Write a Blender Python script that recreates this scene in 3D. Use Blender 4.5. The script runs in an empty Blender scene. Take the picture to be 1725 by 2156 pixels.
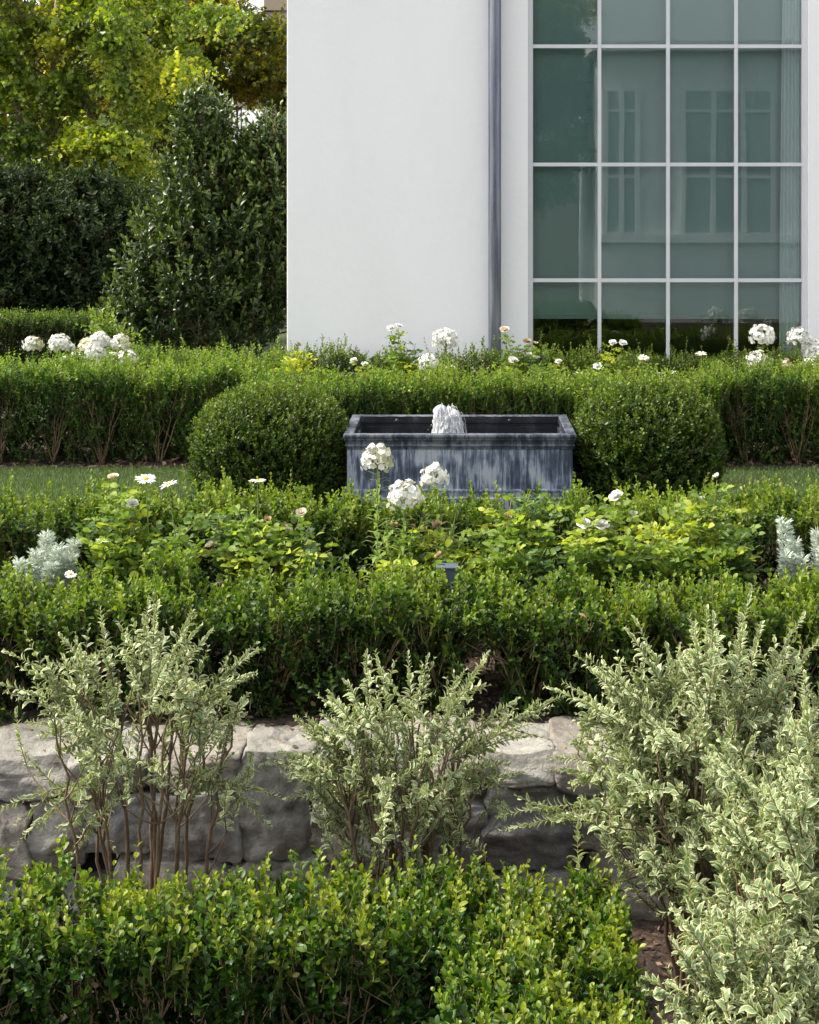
import bpy, bmesh, math
import numpy as np
from mathutils import Vector, Matrix, noise

# ------------------------------------------------------------------ camera, sky, sun, exposure
S = bpy.context.scene
COL = S.collection
H = 2.03                 # eye height above the lawn
F = 3230.0               # focal length in 1725-px-wide picture units
VX, VY = 960.0, 400.0    # where the horizontal view axis meets the picture

cam_d = bpy.data.cameras.new("camera")
cam = bpy.data.objects.new("camera", cam_d)
COL.objects.link(cam)
cam.location = (0, 0, H)
cam.rotation_euler = (math.radians(90), 0, 0)
cam_d.sensor_fit = 'VERTICAL'
cam_d.sensor_height = 36.0
cam_d.lens = F * 36.0 / 2156.0
cam_d.shift_x = (862.5 - VX) / 2156.0
cam_d.shift_y = (VY - 1078.0) / 2156.0
cam_d.clip_start = 0.1
cam_d.clip_end = 1000
S.camera = cam
S.render.resolution_x = 819
S.render.resolution_y = 1024

SUN = Vector((-0.80, 0.08, 0.92)).normalized()      # towards the sun
sun_el = math.asin(SUN.z)
sun_az = math.atan2(SUN.x, SUN.y)
W = bpy.data.worlds.new("World")
S.world = W
W.use_nodes = True
wn = W.node_tree.nodes
wl = W.node_tree.links
wn.clear()
sky = wn.new("ShaderNodeTexSky")
sky.sky_type = 'NISHITA'
sky.sun_disc = False
sky.sun_elevation = sun_el
sky.sun_rotation = sun_az % (2 * math.pi)
sky.air_density = 1.2
sky.dust_density = 3.0
sky.ozone_density = 1.0
hs = wn.new("ShaderNodeHueSaturation")
hs.inputs['Saturation'].default_value = 0.18
bg = wn.new("ShaderNodeBackground")
bg.inputs['Strength'].default_value = 0.15
wo = wn.new("ShaderNodeOutputWorld")
wl.new(sky.outputs[0], hs.inputs['Color'])
wl.new(hs.outputs[0], bg.inputs['Color'])
wl.new(bg.outputs[0], wo.inputs['Surface'])

sl = bpy.data.lights.new("sun", 'SUN')
sl.energy = 2.7
sl.angle = math.radians(5)
sl.color = (1.0, 0.90, 0.72)
so = bpy.data.objects.new("sun", sl)
so.rotation_euler = (-SUN).to_track_quat('-Z', 'Y').to_euler()
so.location = (-10, 5, 20)
COL.objects.link(so)

S.view_settings.view_transform = 'Standard'
S.view_settings.look = 'None'
S.view_settings.exposure = 1.36
S.view_settings.gamma = 1.0
S.render.engine = 'CYCLES'
S.cycles.max_bounces = 8
S.cycles.transparent_max_bounces = 12

# ------------------------------------------------------------------ helpers
def P(x, y, D):
    """point seen at (x, y) of the 1725 x 2156 picture, D metres in front of the camera"""
    return np.array([(x - VX) / F * D, D, H - (y - VY) / F * D])

def zat(y, D):
    return H - (y - VY) / F * D

def xat(x, D):
    return (x - VX) / F * D

def link(name, me, mat=None, parent=None):
    o = bpy.data.objects.new(name, me)
    COL.objects.link(o)
    if mat is not None:
        me.materials.append(mat)
    if parent is not None:
        o.parent = parent
    return o

def tag(o, label, cat, group=None, kind=None):
    o['label'] = label
    if cat: o['category'] = cat
    if group: o['group'] = group
    if kind: o['kind'] = kind
    return o

def empty(name, label, cat, group=None, loc=(0, 0, 0)):
    o = bpy.data.objects.new(name, None)
    o.empty_display_size = 0.1
    COL.objects.link(o)
    tag(o, label, cat, group)
    o.location = loc
    return o

def raw_mesh(name, verts, loops, sizes, smooth=True, attrs=None):
    verts = np.ascontiguousarray(verts, dtype=np.float32).reshape(-1, 3)
    loops = np.asarray(loops, dtype=np.int32).ravel()
    sizes = np.asarray(sizes, dtype=np.int32).ravel()
    me = bpy.data.meshes.new(name)
    me.vertices.add(len(verts))
    me.vertices.foreach_set("co", verts.ravel())
    me.loops.add(len(loops))
    me.loops.foreach_set("vertex_index", loops)
    me.polygons.add(len(sizes))
    st = np.concatenate([[0], np.cumsum(sizes)[:-1]]).astype(np.int32)
    me.polygons.foreach_set("loop_start", st)
    me.polygons.foreach_set("use_smooth", np.full(len(sizes), smooth))
    if attrs:
        for k, v in attrs.items():
            a = me.attributes.new(k, 'FLOAT', 'POINT')
            a.data.foreach_set("value", np.asarray(v, dtype=np.float32).ravel())
    me.update(calc_edges=True)
    return me

def norm(v):
    return v / np.maximum(np.linalg.norm(v, axis=-1, keepdims=True), 1e-9)

# leaf templates: (along, side, up) and 'edge' (0 at the midrib, 1 on the margin)
def leaf_tmpl(kind, w=0.55, belly=0.55, fold=0.10, droop=0.08):
    hw = w * 0.5
    if kind == 'lo':
        v = [(0, 0, 0), (belly, hw, fold * .6), (1, 0, -droop), (belly, -hw, fold * .6)]
        e = [1, 1, 1, 1]
        f = [(0, 2, 1), (0, 3, 2)]
    else:
        a, b, c = belly - 0.27, belly, belly + 0.25
        wa, wb, wc = hw * .82, hw, hw * .74
        v = [(0, 0, 0),
             (a, wa, fold), (b, wb, fold), (c, wc, fold * .5),
             (1, 0, -droop),
             (c, -wc, fold * .5), (b, -wb, fold), (a, -wa, fold),
             (a, 0, .02), (b, 0, .02), (c, 0, 0)]
        e = [1, 1, 1, 1, 1, 1, 1, 1, 0, 0, 0]
        f = [(0, 8, 1), (8, 9, 2, 1), (9, 10, 3, 2), (10, 4, 3),
             (0, 7, 8), (8, 7, 6, 9), (9, 6, 5, 10), (10, 5, 4)]
    return np.array(v, float), np.array(e, float), f

T_BOX = leaf_tmpl('hi', .56, .60, .12, .06)
T_BOXLO = leaf_tmpl('lo', .62, .58, .12, .06)
T_VAR = leaf_tmpl('hi', .46, .50, .12, .14)
T_ROSE = leaf_tmpl('hi', .68, .50, .10, .10)
T_LANCE = leaf_tmpl('hi', .26, .45, .03, .30)
T_BIRCH = leaf_tmpl('lo', .85, .40, .10, .12)
T_LAUREL = leaf_tmpl('hi', .40, .52, .08, .10)
T_THIN = leaf_tmpl('lo', .16, .5, .0, .1)
T_PETAL = leaf_tmpl('hi', .95, .62, .06, .02)
T_RAY = leaf_tmpl('hi', .27, .60, .02, .05)

class Leaves:
    """collects leaves (position, axis, normal, length, tone) and builds one mesh"""
    def __init__(s): s.a = []
    def add(s, p, ax, n, L, tone):
        p = np.asarray(p, float).reshape(-1, 3)
        k = len(p)
        if k == 0: return
        s.a.append((p, np.broadcast_to(ax, (k, 3)), np.broadcast_to(n, (k, 3)),
                    np.broadcast_to(L, (k,)), np.broadcast_to(tone, (k,))))
    def build(s, name, tmpl, mat, parent=None, label=None):
        p, ax, n, L, t = [np.concatenate(c) for c in zip(*s.a)]
        me = leaf_mesh(name, p, ax, n, L, t, tmpl)
        o = link(name, me, mat, parent)
        if label: o['label'] = label
        return o

def leaf_mesh(name, p, ax, n, L, tone, tmpl):
    tv, te, tf = tmpl
    ax = norm(ax)
    n = n - (n * ax).sum(1, keepdims=True) * ax
    n = norm(n)
    s = np.cross(n, ax)
    N, k = len(p), len(tv)
    wv = 0.82 + 0.36 * np.modf(np.abs(np.sin(np.arange(N) * 12.9898) * 43758.5))[0]
    Lk = L[:, None, None]
    V = (p[:, None, :] + ax[:, None, :] * tv[None, :, 0:1] * Lk
         + s[:, None, :] * tv[None, :, 1:2] * Lk * wv[:, None, None]
         + n[:, None, :] * tv[None, :, 2:3] * Lk)
    fl = np.concatenate([np.array(f) for f in tf])
    sz = np.array([len(f) for f in tf])
    loops = (fl[None, :] + (np.arange(N) * k)[:, None]).ravel()
    return raw_mesh(name, V.reshape(-1, 3), loops, np.tile(sz, N), True,
                    {'tone': np.repeat(tone, k), 'edge': np.tile(te, N)})

def tubes(name, paths, radii, mat, parent=None, sides=4):
    """paths: list of (n,3) arrays; radii: list of (r0, r1)"""
    Vs, Ls, n0, nf = [], [], 0, 0
    by = {}
    for p, r in zip(paths, radii):
        by.setdefault(len(p), []).append((p, r))
    ang = np.arange(sides) * 2 * np.pi / sides
    for k, lst in by.items():
        Pn = np.array([a[0] for a in lst], float)
        R = np.array([a[1] for a in lst], float)
        t = np.gradient(Pn, axis=1)
        t = norm(t)
        ref = norm(np.cross(t, np.array([0.31, 0.92, 0.13])))
        b = np.cross(t, ref)
        tt = np.linspace(0, 1, k)
        rr = R[:, 0:1] * (1 - tt) + R[:, 1:2] * tt
        ring = (ref[:, :, None, :] * np.cos(ang)[None, None, :, None]
                + b[:, :, None, :] * np.sin(ang)[None, None, :, None]) * rr[:, :, None, None]
        V = Pn[:, :, None, :] + ring
        M = len(lst)
        base = n0 + (np.arange(M) * k * sides)[:, None, None]
        i = (np.arange(k - 1) * sides)[None, :, None]
        j = np.arange(sides)[None, None, :]
        j2 = (np.arange(sides) + 1) % sides
        j2 = j2[None, None, :]
        q = np.stack([base + i + j, base + i + j2, base + i + sides + j2, base + i + sides + j], -1)
        Vs.append(V.reshape(-1, 3)); Ls.append(q.reshape(-1, 4))
        n0 += M * k * sides
    V = np.concatenate(Vs); L = np.concatenate(Ls)
    me = raw_mesh(name, V, L.ravel(), np.full(len(L), 4))
    return link(name, me, mat, parent)

def bez(a, b, c, n=5):
    t = np.linspace(0, 1, n)[:, None]
    return (1 - t) ** 2 * a + 2 * t * (1 - t) * b + t * t * c

def rnd_unit(rng, n):
    return norm(rng.normal(size=(n, 3)))

def grow(LV, rng, base, d, length, nodes, leaf, tone, tiptone=0.25, ang=0.9, curv=None,
         tip_small=0.6, per=2, start=0.12, jit=0.22, lvar=.18, rotstep=np.pi / 2):
    """shoots with pairs of leaves: base (n,3), d (n,3) unit, length (n,) ; adds leaves, returns tip paths"""
    n = len(base)
    if n == 0: return []
    d = norm(d)
    length = np.broadcast_to(length, (n,)).astype(float)
    tone = np.broadcast_to(tone, (n,)).astype(float)
    if curv is None: curv = np.zeros((n, 3))
    ref = norm(np.cross(d, rnd_unit(rng, n)))
    bi = np.cross(d, ref)
    rot0 = rng.uniform(0, 2 * np.pi, n)
    ts = np.linspace(start, 1.0, nodes)
    for i, t in enumerate(ts):
        pos = base + d * (length * t)[:, None] + curv * (length * t * t)[:, None]
        tan = norm(d + 2 * curv * t)
        for k in range(per):
            ph = rot0 + i * (rotstep if per == 2 else 2.4) + k * 2 * np.pi / per + rng.normal(0, .2, n)
            side = ref * np.cos(ph)[:, None] + bi * np.sin(ph)[:, None]
            side = norm(side - (side * tan).sum(1, keepdims=True) * tan)
            a = ang * (1 - .55 * t ** 2) + rng.normal(0, .15, n)
            ax = tan * np.cos(a)[:, None] + side * np.sin(a)[:, None]
            ax = norm(ax + rng.normal(0, jit, (n, 3)))
            nn = norm(tan - side * 0.3 + rng.normal(0, jit, (n, 3)))
            sz = leaf * (1 - (1 - tip_small) * max(0, (t - .6) / .4)) * (1 + rng.normal(0, lvar, n))
            tn = tone + tiptone * max(0, (t - .45) / .55) + rng.normal(0, .10, n)
            LV.add(pos, ax, nn, np.clip(sz, leaf * .4, leaf * 1.5), np.clip(tn, 0, 1))
    out = []
    tt = np.linspace(0, 1, 4)
    for j in range(n):
        out.append(base[j] + d[j] * length[j] * tt[:, None] + curv[j] * length[j] * (tt ** 2)[:, None])
    return out

# ------------------------------------------------------------------ materials
def mat_new(name):
    m = bpy.data.materials.new(name)
    m.use_nodes = True
    nt = m.node_tree
    nt.nodes.clear()
    out = nt.nodes.new("ShaderNodeOutputMaterial")
    return m, nt, nt.nodes, nt.links, out

def ramp(nodes, stops, interp='LINEAR'):
    r = nodes.new("ShaderNodeValToRGB")
    r.color_ramp.interpolation = interp
    e = r.color_ramp.elements
    while len(e) < len(stops): e.new(0.5)
    for el, (p, c) in zip(e, stops):
        el.position = p
        el.color = (c[0], c[1], c[2], 1)
    return r

def leaf_mat(name, stops, rough=.42, trans=.30, tcol=(1.1, 1.15, .35), margin=None, spec=.5, mthr=.62, patch=.25, k=1.0):
    if k != 1.0: stops = [(p, (c[0] * k * 1.14, c[1] * k * 1.02, c[2] * k * .72)) for p, c in stops]
    m, nt, nd, lk, out = mat_new(name)
    at = nd.new("ShaderNodeAttribute"); at.attribute_name = 'tone'
    nz = nd.new("ShaderNodeTexNoise"); nz.inputs['Scale'].default_value = 3.0
    tc = nd.new("ShaderNodeNewGeometry")
    lk.new(tc.outputs['Position'], nz.inputs['Vector'])
    ma = nd.new("ShaderNodeMath"); ma.operation = 'MULTIPLY_ADD'
    lk.new(nz.outputs['Fac'], ma.inputs[0]); ma.inputs[1].default_value = patch; ma.inputs[2].default_value = -patch * .5
    ad = nd.new("ShaderNodeMath"); ad.operation = 'ADD'
    lk.new(at.outputs['Fac'], ad.inputs[0]); lk.new(ma.outputs[0], ad.inputs[1])
    r = ramp(nd, stops)
    lk.new(ad.outputs[0], r.inputs['Fac'])
    col = r.outputs['Color']
    if margin:
        ea = nd.new("ShaderNodeAttribute"); ea.attribute_name = 'edge'
        n2 = nd.new("ShaderNodeTexNoise"); n2.inputs['Scale'].default_value = 160
        lk.new(tc.outputs['Position'], n2.inputs['Vector'])
        m2 = nd.new("ShaderNodeMath"); m2.operation = 'MULTIPLY_ADD'
        lk.new(n2.outputs['Fac'], m2.inputs[0]); m2.inputs[1].default_value = .35
        lk.new(ea.outputs['Fac'], m2.inputs[2])
        rr = ramp(nd, [(mthr + .12, (0, 0, 0)), (mthr + .22, (1, 1, 1))])
        lk.new(m2.outputs[0], rr.inputs['Fac'])
        mx = nd.new("ShaderNodeMixRGB")
        lk.new(rr.outputs['Color'], mx.inputs['Fac'])
        lk.new(col, mx.inputs['Color1'])
        mr = ramp(nd, [(0.0, margin[0]), (1.0, margin[1])])
        lk.new(at.outputs['Fac'], mr.inputs['Fac'])
        lk.new(mr.outputs['Color'], mx.inputs['Color2'])
        col = mx.outputs['Color']
    bs = nd.new("ShaderNodeBsdfPrincipled")
    bs.inputs['Roughness'].default_value = rough
    bs.inputs['Specular IOR Level'].default_value = spec
    lk.new(col, bs.inputs['Base Color'])
    tm = nd.new("ShaderNodeMixRGB"); tm.blend_type = 'MULTIPLY'; tm.inputs['Fac'].default_value = 1
    lk.new(col, tm.inputs['Color1']); tm.inputs['Color2'].default_value = (tcol[0] * 1.6, tcol[1] * 1.6, tcol[2] * 1.6, 1)
    tr = nd.new("ShaderNodeBsdfTranslucent")
    lk.new(tm.outputs['Color'], tr.inputs['Color'])
    mi = nd.new("ShaderNodeMixShader"); mi.inputs['Fac'].default_value = trans
    lk.new(bs.outputs[0], mi.inputs[1]); lk.new(tr.outputs[0], mi.inputs[2])
    lk.new(mi.outputs[0], out.inputs['Surface'])
    return m

def noise_mat(name, stops, scale=8, detail=6, rough=.8, bump=.3, bscale=40, metallic=0, stretch=None, spec=.4, dist=0.0, coords='Object'):
    m, nt, nd, lk, out = mat_new(name)
    tc = nd.new("ShaderNodeTexCoord")
    src = tc.outputs[coords]
    mp = nd.new("ShaderNodeMapping")
    if stretch: mp.inputs['Scale'].default_value = stretch
    lk.new(src, mp.inputs['Vector'])
    nz = nd.new("ShaderNodeTexNoise")
    nz.inputs['Scale'].default_value = scale; nz.inputs['Detail'].default_value = detail
    nz.inputs['Distortion'].default_value = dist
    lk.new(mp.outputs[0], nz.inputs['Vector'])
    r = ramp(nd, stops)
    lk.new(nz.outputs['Fac'], r.inputs['Fac'])
    bs = nd.new("ShaderNodeBsdfPrincipled")
    bs.inputs['Roughness'].default_value = rough
    bs.inputs['Metallic'].default_value = metallic
    bs.inputs['Specular IOR Level'].default_value = spec
    lk.new(r.outputs['Color'], bs.inputs['Base Color'])
    if bump:
        n2 = nd.new("ShaderNodeTexNoise"); n2.inputs['Scale'].default_value = bscale; n2.inputs['Detail'].default_value = 8
        lk.new(src, n2.inputs['Vector'])
        bp = nd.new("ShaderNodeBump"); bp.inputs['Strength'].default_value = bump; bp.inputs['Distance'].default_value = .01
        lk.new(n2.outputs['Fac'], bp.inputs['Height'])
        lk.new(bp.outputs[0], bs.inputs['Normal'])
    lk.new(bs.outputs[0], out.inputs['Surface'])
    return m

M = {}
M['box_near'] = leaf_mat('boxwood_leaf', [(0, (.012, .045, .010)), (.4, (.030, .105, .014)), (.75, (.11, .23, .025)), (1, (.32, .42, .06))], k=0.62, rough=.45, spec=.35)
M['box_mid'] = leaf_mat('boxwood_leaf_mid', [(0, (.014, .042, .012)), (.4, (.038, .105, .018)), (.75, (.12, .24, .03)), (1, (.27, .40, .06))], k=0.6, rough=.5, spec=.3)
M['box_back'] = leaf_mat('boxwood_leaf_back', [(0, (.013, .05, .012)), (.4, (.040, .125, .020)), (.75, (.125, .27, .04)), (1, (.28, .44, .08))], k=0.6, rough=.52, spec=.3)
M['box_ball'] = leaf_mat('boxwood_leaf_ball', [(0, (.015, .042, .008)), (.4, (.042, .095, .012)), (.75, (.13, .215, .022)), (1, (.28, .38, .05))], k=0.80, rough=.45, spec=.4)
M['varieg'] = leaf_mat('variegated_leaf', [(0, (.095, .165, .08)), (.5, (.155, .235, .11)), (1, (.24, .32, .14))], rough=.5, trans=.2,
                       tcol=(1, 1.05, .6), margin=((.42, .42, .22), (.62, .60, .36)), mthr=.70)
M['rose'] = leaf_mat('rose_leaf', [(0, (.06, .13, .06)), (.3, (.13, .24, .075)), (.6, (.26, .38, .09)), (1, (.46, .54, .08))], k=0.80, rough=.55, trans=.38, spec=.3, tcol=(1.0, 1.05, .45))
M['phloxleaf'] = leaf_mat('phlox_leaf', [(0, (.07, .16, .05)), (.6, (.17, .30, .07)), (1, (.30, .42, .09))], k=0.7, rough=.5)
M['artem'] = leaf_mat('silver_leaf', [(0, (.38, .45, .38)), (1, (.66, .72, .64))], rough=.8, trans=.15, tcol=(.8, .8, .7), spec=.1)
M['birch'] = leaf_mat('birch_leaf', [(0, (.05, .11, .02)), (.45, (.12, .22, .035)), (.8, (.26, .38, .06)), (1, (.42, .50, .07))], k=0.74, rough=.45, trans=.42, tcol=(1.15, 1.1, .22))
M['birchfar'] = leaf_mat('far_tree_leaf', [(0, (.05, .09, .015)), (.45, (.13, .19, .025)), (.8, (.30, .34, .04)), (1, (.55, .48, .04))], k=0.6, rough=.5, trans=.55, tcol=(1.3, 1.05, .15))
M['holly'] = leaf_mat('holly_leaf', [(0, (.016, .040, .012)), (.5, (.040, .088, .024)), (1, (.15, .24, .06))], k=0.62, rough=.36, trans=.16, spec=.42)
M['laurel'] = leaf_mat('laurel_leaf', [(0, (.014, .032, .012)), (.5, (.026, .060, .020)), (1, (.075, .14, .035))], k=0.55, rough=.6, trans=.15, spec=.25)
M['petal'] = leaf_mat('white_petal', [(0, (.46, .46, .26)), (.4, (.68, .68, .62)), (1, (.76, .76, .74))], rough=.7, trans=.25, tcol=(.62, .62, .58), spec=.2, patch=.05)
M['spent'] = leaf_mat('spent_petal', [(0, (.24, .14, .07)), (.5, (.46, .34, .20)), (1, (.72, .66, .55))], rough=.8, trans=.2, tcol=(.7, .6, .5), spec=.1, patch=.1)
M['cream'] = leaf_mat('fading_petal', [(0, (.42, .46, .18)), (.5, (.66, .64, .36)), (1, (.82, .80, .62))], rough=.8, trans=.2, tcol=(.7, .7, .5), spec=.1, patch=.1)
M['yolk'] = noise_mat('daisy_centre', [(.3, (.55, .30, .01)), (.7, (.85, .60, .03))], scale=200, bump=.8, bscale=600)
M['bark'] = noise_mat('twig_bark', [(.3, (.13, .085, .05)), (.7, (.27, .19, .11))], scale=30, rough=.9)
M['barkdark'] = noise_mat('dark_bark', [(.3, (.045, .03, .02)), (.7, (.11, .075, .045))], scale=30, rough=.9)
M['birchbark'] = noise_mat('birch_bark', [(.3, (.20, .12, .09)), (.55, (.38, .27, .22)), (.75, (.60, .50, .44))], scale=9, rough=.85, stretch=(1, 1, .3))
M['stemgreen'] = noise_mat('green_stem', [(.3, (.12, .19, .05)), (.7, (.24, .30, .08))], scale=20, rough=.6, bump=0)
M['stemolive'] = noise_mat('olive_stem', [(.3, (.17, .15, .06)), (.7, (.30, .27, .12))], scale=20, rough=.7, bump=0)

# ------------------------------------------------------------------ mesh builders
def box_bm(bm, x0, x1, y0, y1, z0, z1):
    g = bmesh.ops.create_cube(bm, size=1)
    bmesh.ops.scale(bm, vec=(x1 - x0, y1 - y0, z1 - z0), verts=g['verts'])
    bmesh.ops.translate(bm, vec=((x0 + x1) / 2, (y0 + y1) / 2, (z0 + z1) / 2), verts=g['verts'])
    return g['verts']

def box(name, x0, x1, y0, y1, z0, z1, mat, parent=None, bevel=0.0):
    bm = bmesh.new()
    box_bm(bm, x0, x1, y0, y1, z0, z1)
    if bevel:
        bmesh.ops.bevel(bm, geom=bm.edges[:], offset=bevel, segments=2, affect='EDGES', profile=.6)
    me = bpy.data.meshes.new(name)
    bm.to_mesh(me); bm.free()
    return link(name, me, mat, parent)

def from_bm(name, bm, mat, parent=None, smooth=False):
    me = bpy.data.meshes.new(name)
    if smooth:
        for f in bm.faces: f.smooth = True
    bm.to_mesh(me); bm.free()
    return link(name, me, mat, parent)

def rect_sweep(name, x0, x1, y0, y1, prof, mat, parent=None, close_bottom=False):
    """rings of a rectangle pushed out by o at height z, joined in order"""
    bm = bmesh.new()
    rings = []
    for o, z in prof:
        rings.append([bm.verts.new(c) for c in ((x0 - o, y0 - o, z), (x1 + o, y0 - o, z), (x1 + o, y1 + o, z), (x0 - o, y1 + o, z))])
    for a, b in zip(rings[:-1], rings[1:]):
        for i in range(4):
            bm.faces.new((a[i], a[(i + 1) % 4], b[(i + 1) % 4], b[i]))
    if close_bottom: bm.faces.new(rings[-1])
    bm.normal_update()
    return from_bm(name, bm, mat, parent)

# ------------------------------------------------------------------ ground
mulchm = noise_mat('bark_mulch', [(.25, (.012, .008, .006)), (.5, (.036, .023, .017)), (.75, (.085, .055, .042))], scale=45, detail=10, rough=.95, bump=1.0, bscale=70)
grassm = noise_mat('lawn_turf', [(.3, (.032, .052, .016)), (.7, (.055, .082, .028))], scale=30, rough=.95, bump=.8, bscale=120)
def ground():
    xs = np.concatenate([[-300, -60, -15], np.linspace(-6, 6, 49), [15, 60, 300]])
    ys_z = [(-300, -.70), (-20, -.70), (0, -.70), (2.5, -.70)] + [(y, -.70) for y in np.linspace(3, 5.8, 24)] + \
           [(5.92, -.70), (5.98, -.14)] + [(y, -.09 + .05 * (y - 6.1) / 2) for y in np.linspace(6.1, 8.1, 17)] + \
           [(y, -.03) for y in np.linspace(8.3, 13.4, 30)] + [(16, -.03), (30, -.03), (80, -.03), (300, -.03)]
    V = []
    for y, z in ys_z:
        for x in xs:
            dz = 0
            if abs(x) < 6.1 and 3 < y < 13.4:
                dz = .012 * noise.noise(Vector((x * 3, y * 3, 0)))
            V.append((x, y, z + dz))
    nx = len(xs)
    q = []
    for j in range(len(ys_z) - 1):
        for i in range(nx - 1):
            a = j * nx + i
            q.append((a, a + 1, a + nx + 1, a + nx))
    me = raw_mesh('ground', V, np.array(q).ravel(), np.full(len(q), 4))
    o = link('ground', me, mulchm)
    tag(o, 'brown mulched soil of the planting beds and the lower terrace', None, kind='structure')
ground()

def lawn(name, x0, x1, y0, y1, z, label):
    bm = bmesh.new()
    n = 10
    for j in range(n):
        for i in range(n):
            pass
    vs = [bm.verts.new(c) for c in ((x0, y0, z), (x1, y0, z), (x1, y1, z), (x0, y1, z))]
    bm.faces.new(vs)
    o = from_bm(name, bm, grassm)
    tag(o, label, None, kind='structure')
lawn('lawn', -40, 40, 8.15, 11.28, -0.026, 'green mown lawn around the lead trough')
lawn('far_lawn', -60, -1.5, 13.3, 60, -0.014, 'shaded lawn under the trees beside the house')

def grass():
    rng = np.random.default_rng(5)
    LV = Leaves()
    for (a, b, y0, y1, n) in ((-4.2, -1.5, 8.3, 11.34, 56000), (1.5, 3.8, 8.3, 11.34, 48000), (-1.5, 1.5, 8.3, 11.3, 16000)):
        p = np.stack([rng.uniform(a, b, n), rng.uniform(y0, y1, n) - .05 * np.abs(np.sin(rng.uniform(0, 1, n) * 40)), np.full(n, -.026)], 1)
        ax = norm(np.array([0, 0, 1]) + rng.normal(0, .42, (n, 3)) * [1, 1, .2])
        LV.add(p, ax, rnd_unit(rng, n), rng.uniform(.022, .045, n), rng.uniform(0, 1, n))
    gm = leaf_mat('grass_blade', [(0, (.035, .072, .016)), (.6, (.070, .125, .030)), (1, (.14, .20, .055))], rough=.5, trans=.25)
    o = LV.build('grass', leaf_tmpl('lo', .10, .3, 0, .12), gm)
    tag(o, 'short green grass blades of the lawn', 'grass', kind='stuff')
grass()

def chips():
    rng = np.random.default_rng(6)
    LV = Leaves()
    def patch(a, b, y0, y1, z, n, s=(.018, .05)):
        p = np.stack([rng.uniform(a, b, n), rng.uniform(y0, y1, n), z + rng.uniform(.0, .018, n)], 1)
        ax = norm(rng.normal(size=(n, 3)) * [1, 1, .25])
        nn = norm(np.array([0, 0, 1]) + rng.normal(0, .45, (n, 3)))
        LV.add(p, ax, nn, rng.uniform(s[0], s[1], n), rng.uniform(0, 1, n))
    patch(-1.5, 1.7, 6.1, 8.1, -.075, 9000)
    patch(-3.9, 3.4, 11.3, 13.1, -.025, 9000, (.03, .07))
    patch(-1.6, 1.5, 3.2, 5.7, -.70, 12000, (.015, .045))
    cm = leaf_mat('mulch_chip', [(0, (.022, .014, .010)), (.5, (.070, .043, .031)), (1, (.19, .13, .095))], rough=.9, trans=0.0, spec=.2)
    o = LV.build('mulch', leaf_tmpl('lo', .38, .4, .05, .03), cm)
    tag(o, 'shredded brown bark mulch covering the beds', 'mulch', kind='stuff')
chips()

# ------------------------------------------------------------------ white house
def wall_mat():
    m, nt, nd, lk, out = mat_new('white_stucco')
    tc = nd.new("ShaderNodeTexCoord")
    n1 = nd.new("ShaderNodeTexNoise"); n1.inputs['Scale'].default_value = 1.3; n1.inputs['Detail'].default_value = 6
    mp = nd.new("ShaderNodeMapping"); mp.inputs['Scale'].default_value = (1.6, 1, .5)
    lk.new(tc.outputs['Object'], mp.inputs['Vector']); lk.new(mp.outputs[0], n1.inputs['Vector'])
    r = ramp(nd, [(.25, (.81, .81, .808)), (.5, (.842, .842, .842)), (.8, (.865, .865, .87))])
    lk.new(n1.outputs['Fac'], r.inputs['Fac'])
    # faint splash dirt just above the ground
    sx = nd.new("ShaderNodeSeparateXYZ"); lk.new(tc.outputs['Object'], sx.inputs[0])
    n3 = nd.new("ShaderNodeTexNoise"); n3.inputs['Scale'].default_value = 7; lk.new(tc.outputs['Object'], n3.inputs['Vector'])
    ad = nd.new("ShaderNodeMath"); ad.operation = 'MULTIPLY_ADD'; lk.new(n3.outputs['Fac'], ad.inputs[0]); ad.inputs[1].default_value = .6
    lk.new(sx.outputs['Z'], ad.inputs[2])
    r2 = ramp(nd, [(.35, (.80, .78, .74)), (.9, (1, 1, 1))]); lk.new(ad.outputs[0], r2.inputs['Fac'])
    mx = nd.new("ShaderNodeMixRGB"); mx.blend_type = 'MULTIPLY'; mx.inputs['Fac'].default_value = .8
    lk.new(r.outputs['Color'], mx.inputs['Color1']); lk.new(r2.outputs['Color'], mx.inputs['Color2'])
    bs = nd.new("ShaderNodeBsdfPrincipled"); bs.inputs['Roughness'].default_value = .75; bs.inputs['Specular IOR Level'].default_value = .25
    lk.new(mx.outputs['Color'], bs.inputs['Base Color'])
    n2 = nd.new("ShaderNodeTexNoise"); n2.inputs['Scale'].default_value = 14; n2.inputs['Detail'].default_value = 8; n2.inputs['Roughness'].default_value = .6
    lk.new(tc.outputs['Object'], n2.inputs['Vector'])
    bp = nd.new("ShaderNodeBump"); bp.inputs['Strength'].default_value = .17; bp.inputs['Distance'].default_value = .02
    lk.new(n2.outputs['Fac'], bp.inputs['Height']); lk.new(bp.outputs[0], bs.inputs['Normal'])
    lk.new(bs.outputs[0], out.inputs['Surface'])
    return m
M['stucco'] = wall_mat()
M['frame'] = noise_mat('grey_white_frame_paint', [(.3, (.60, .60, .62)), (.7, (.66, .66, .68))], scale=4, rough=.45, bump=.03)
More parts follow.
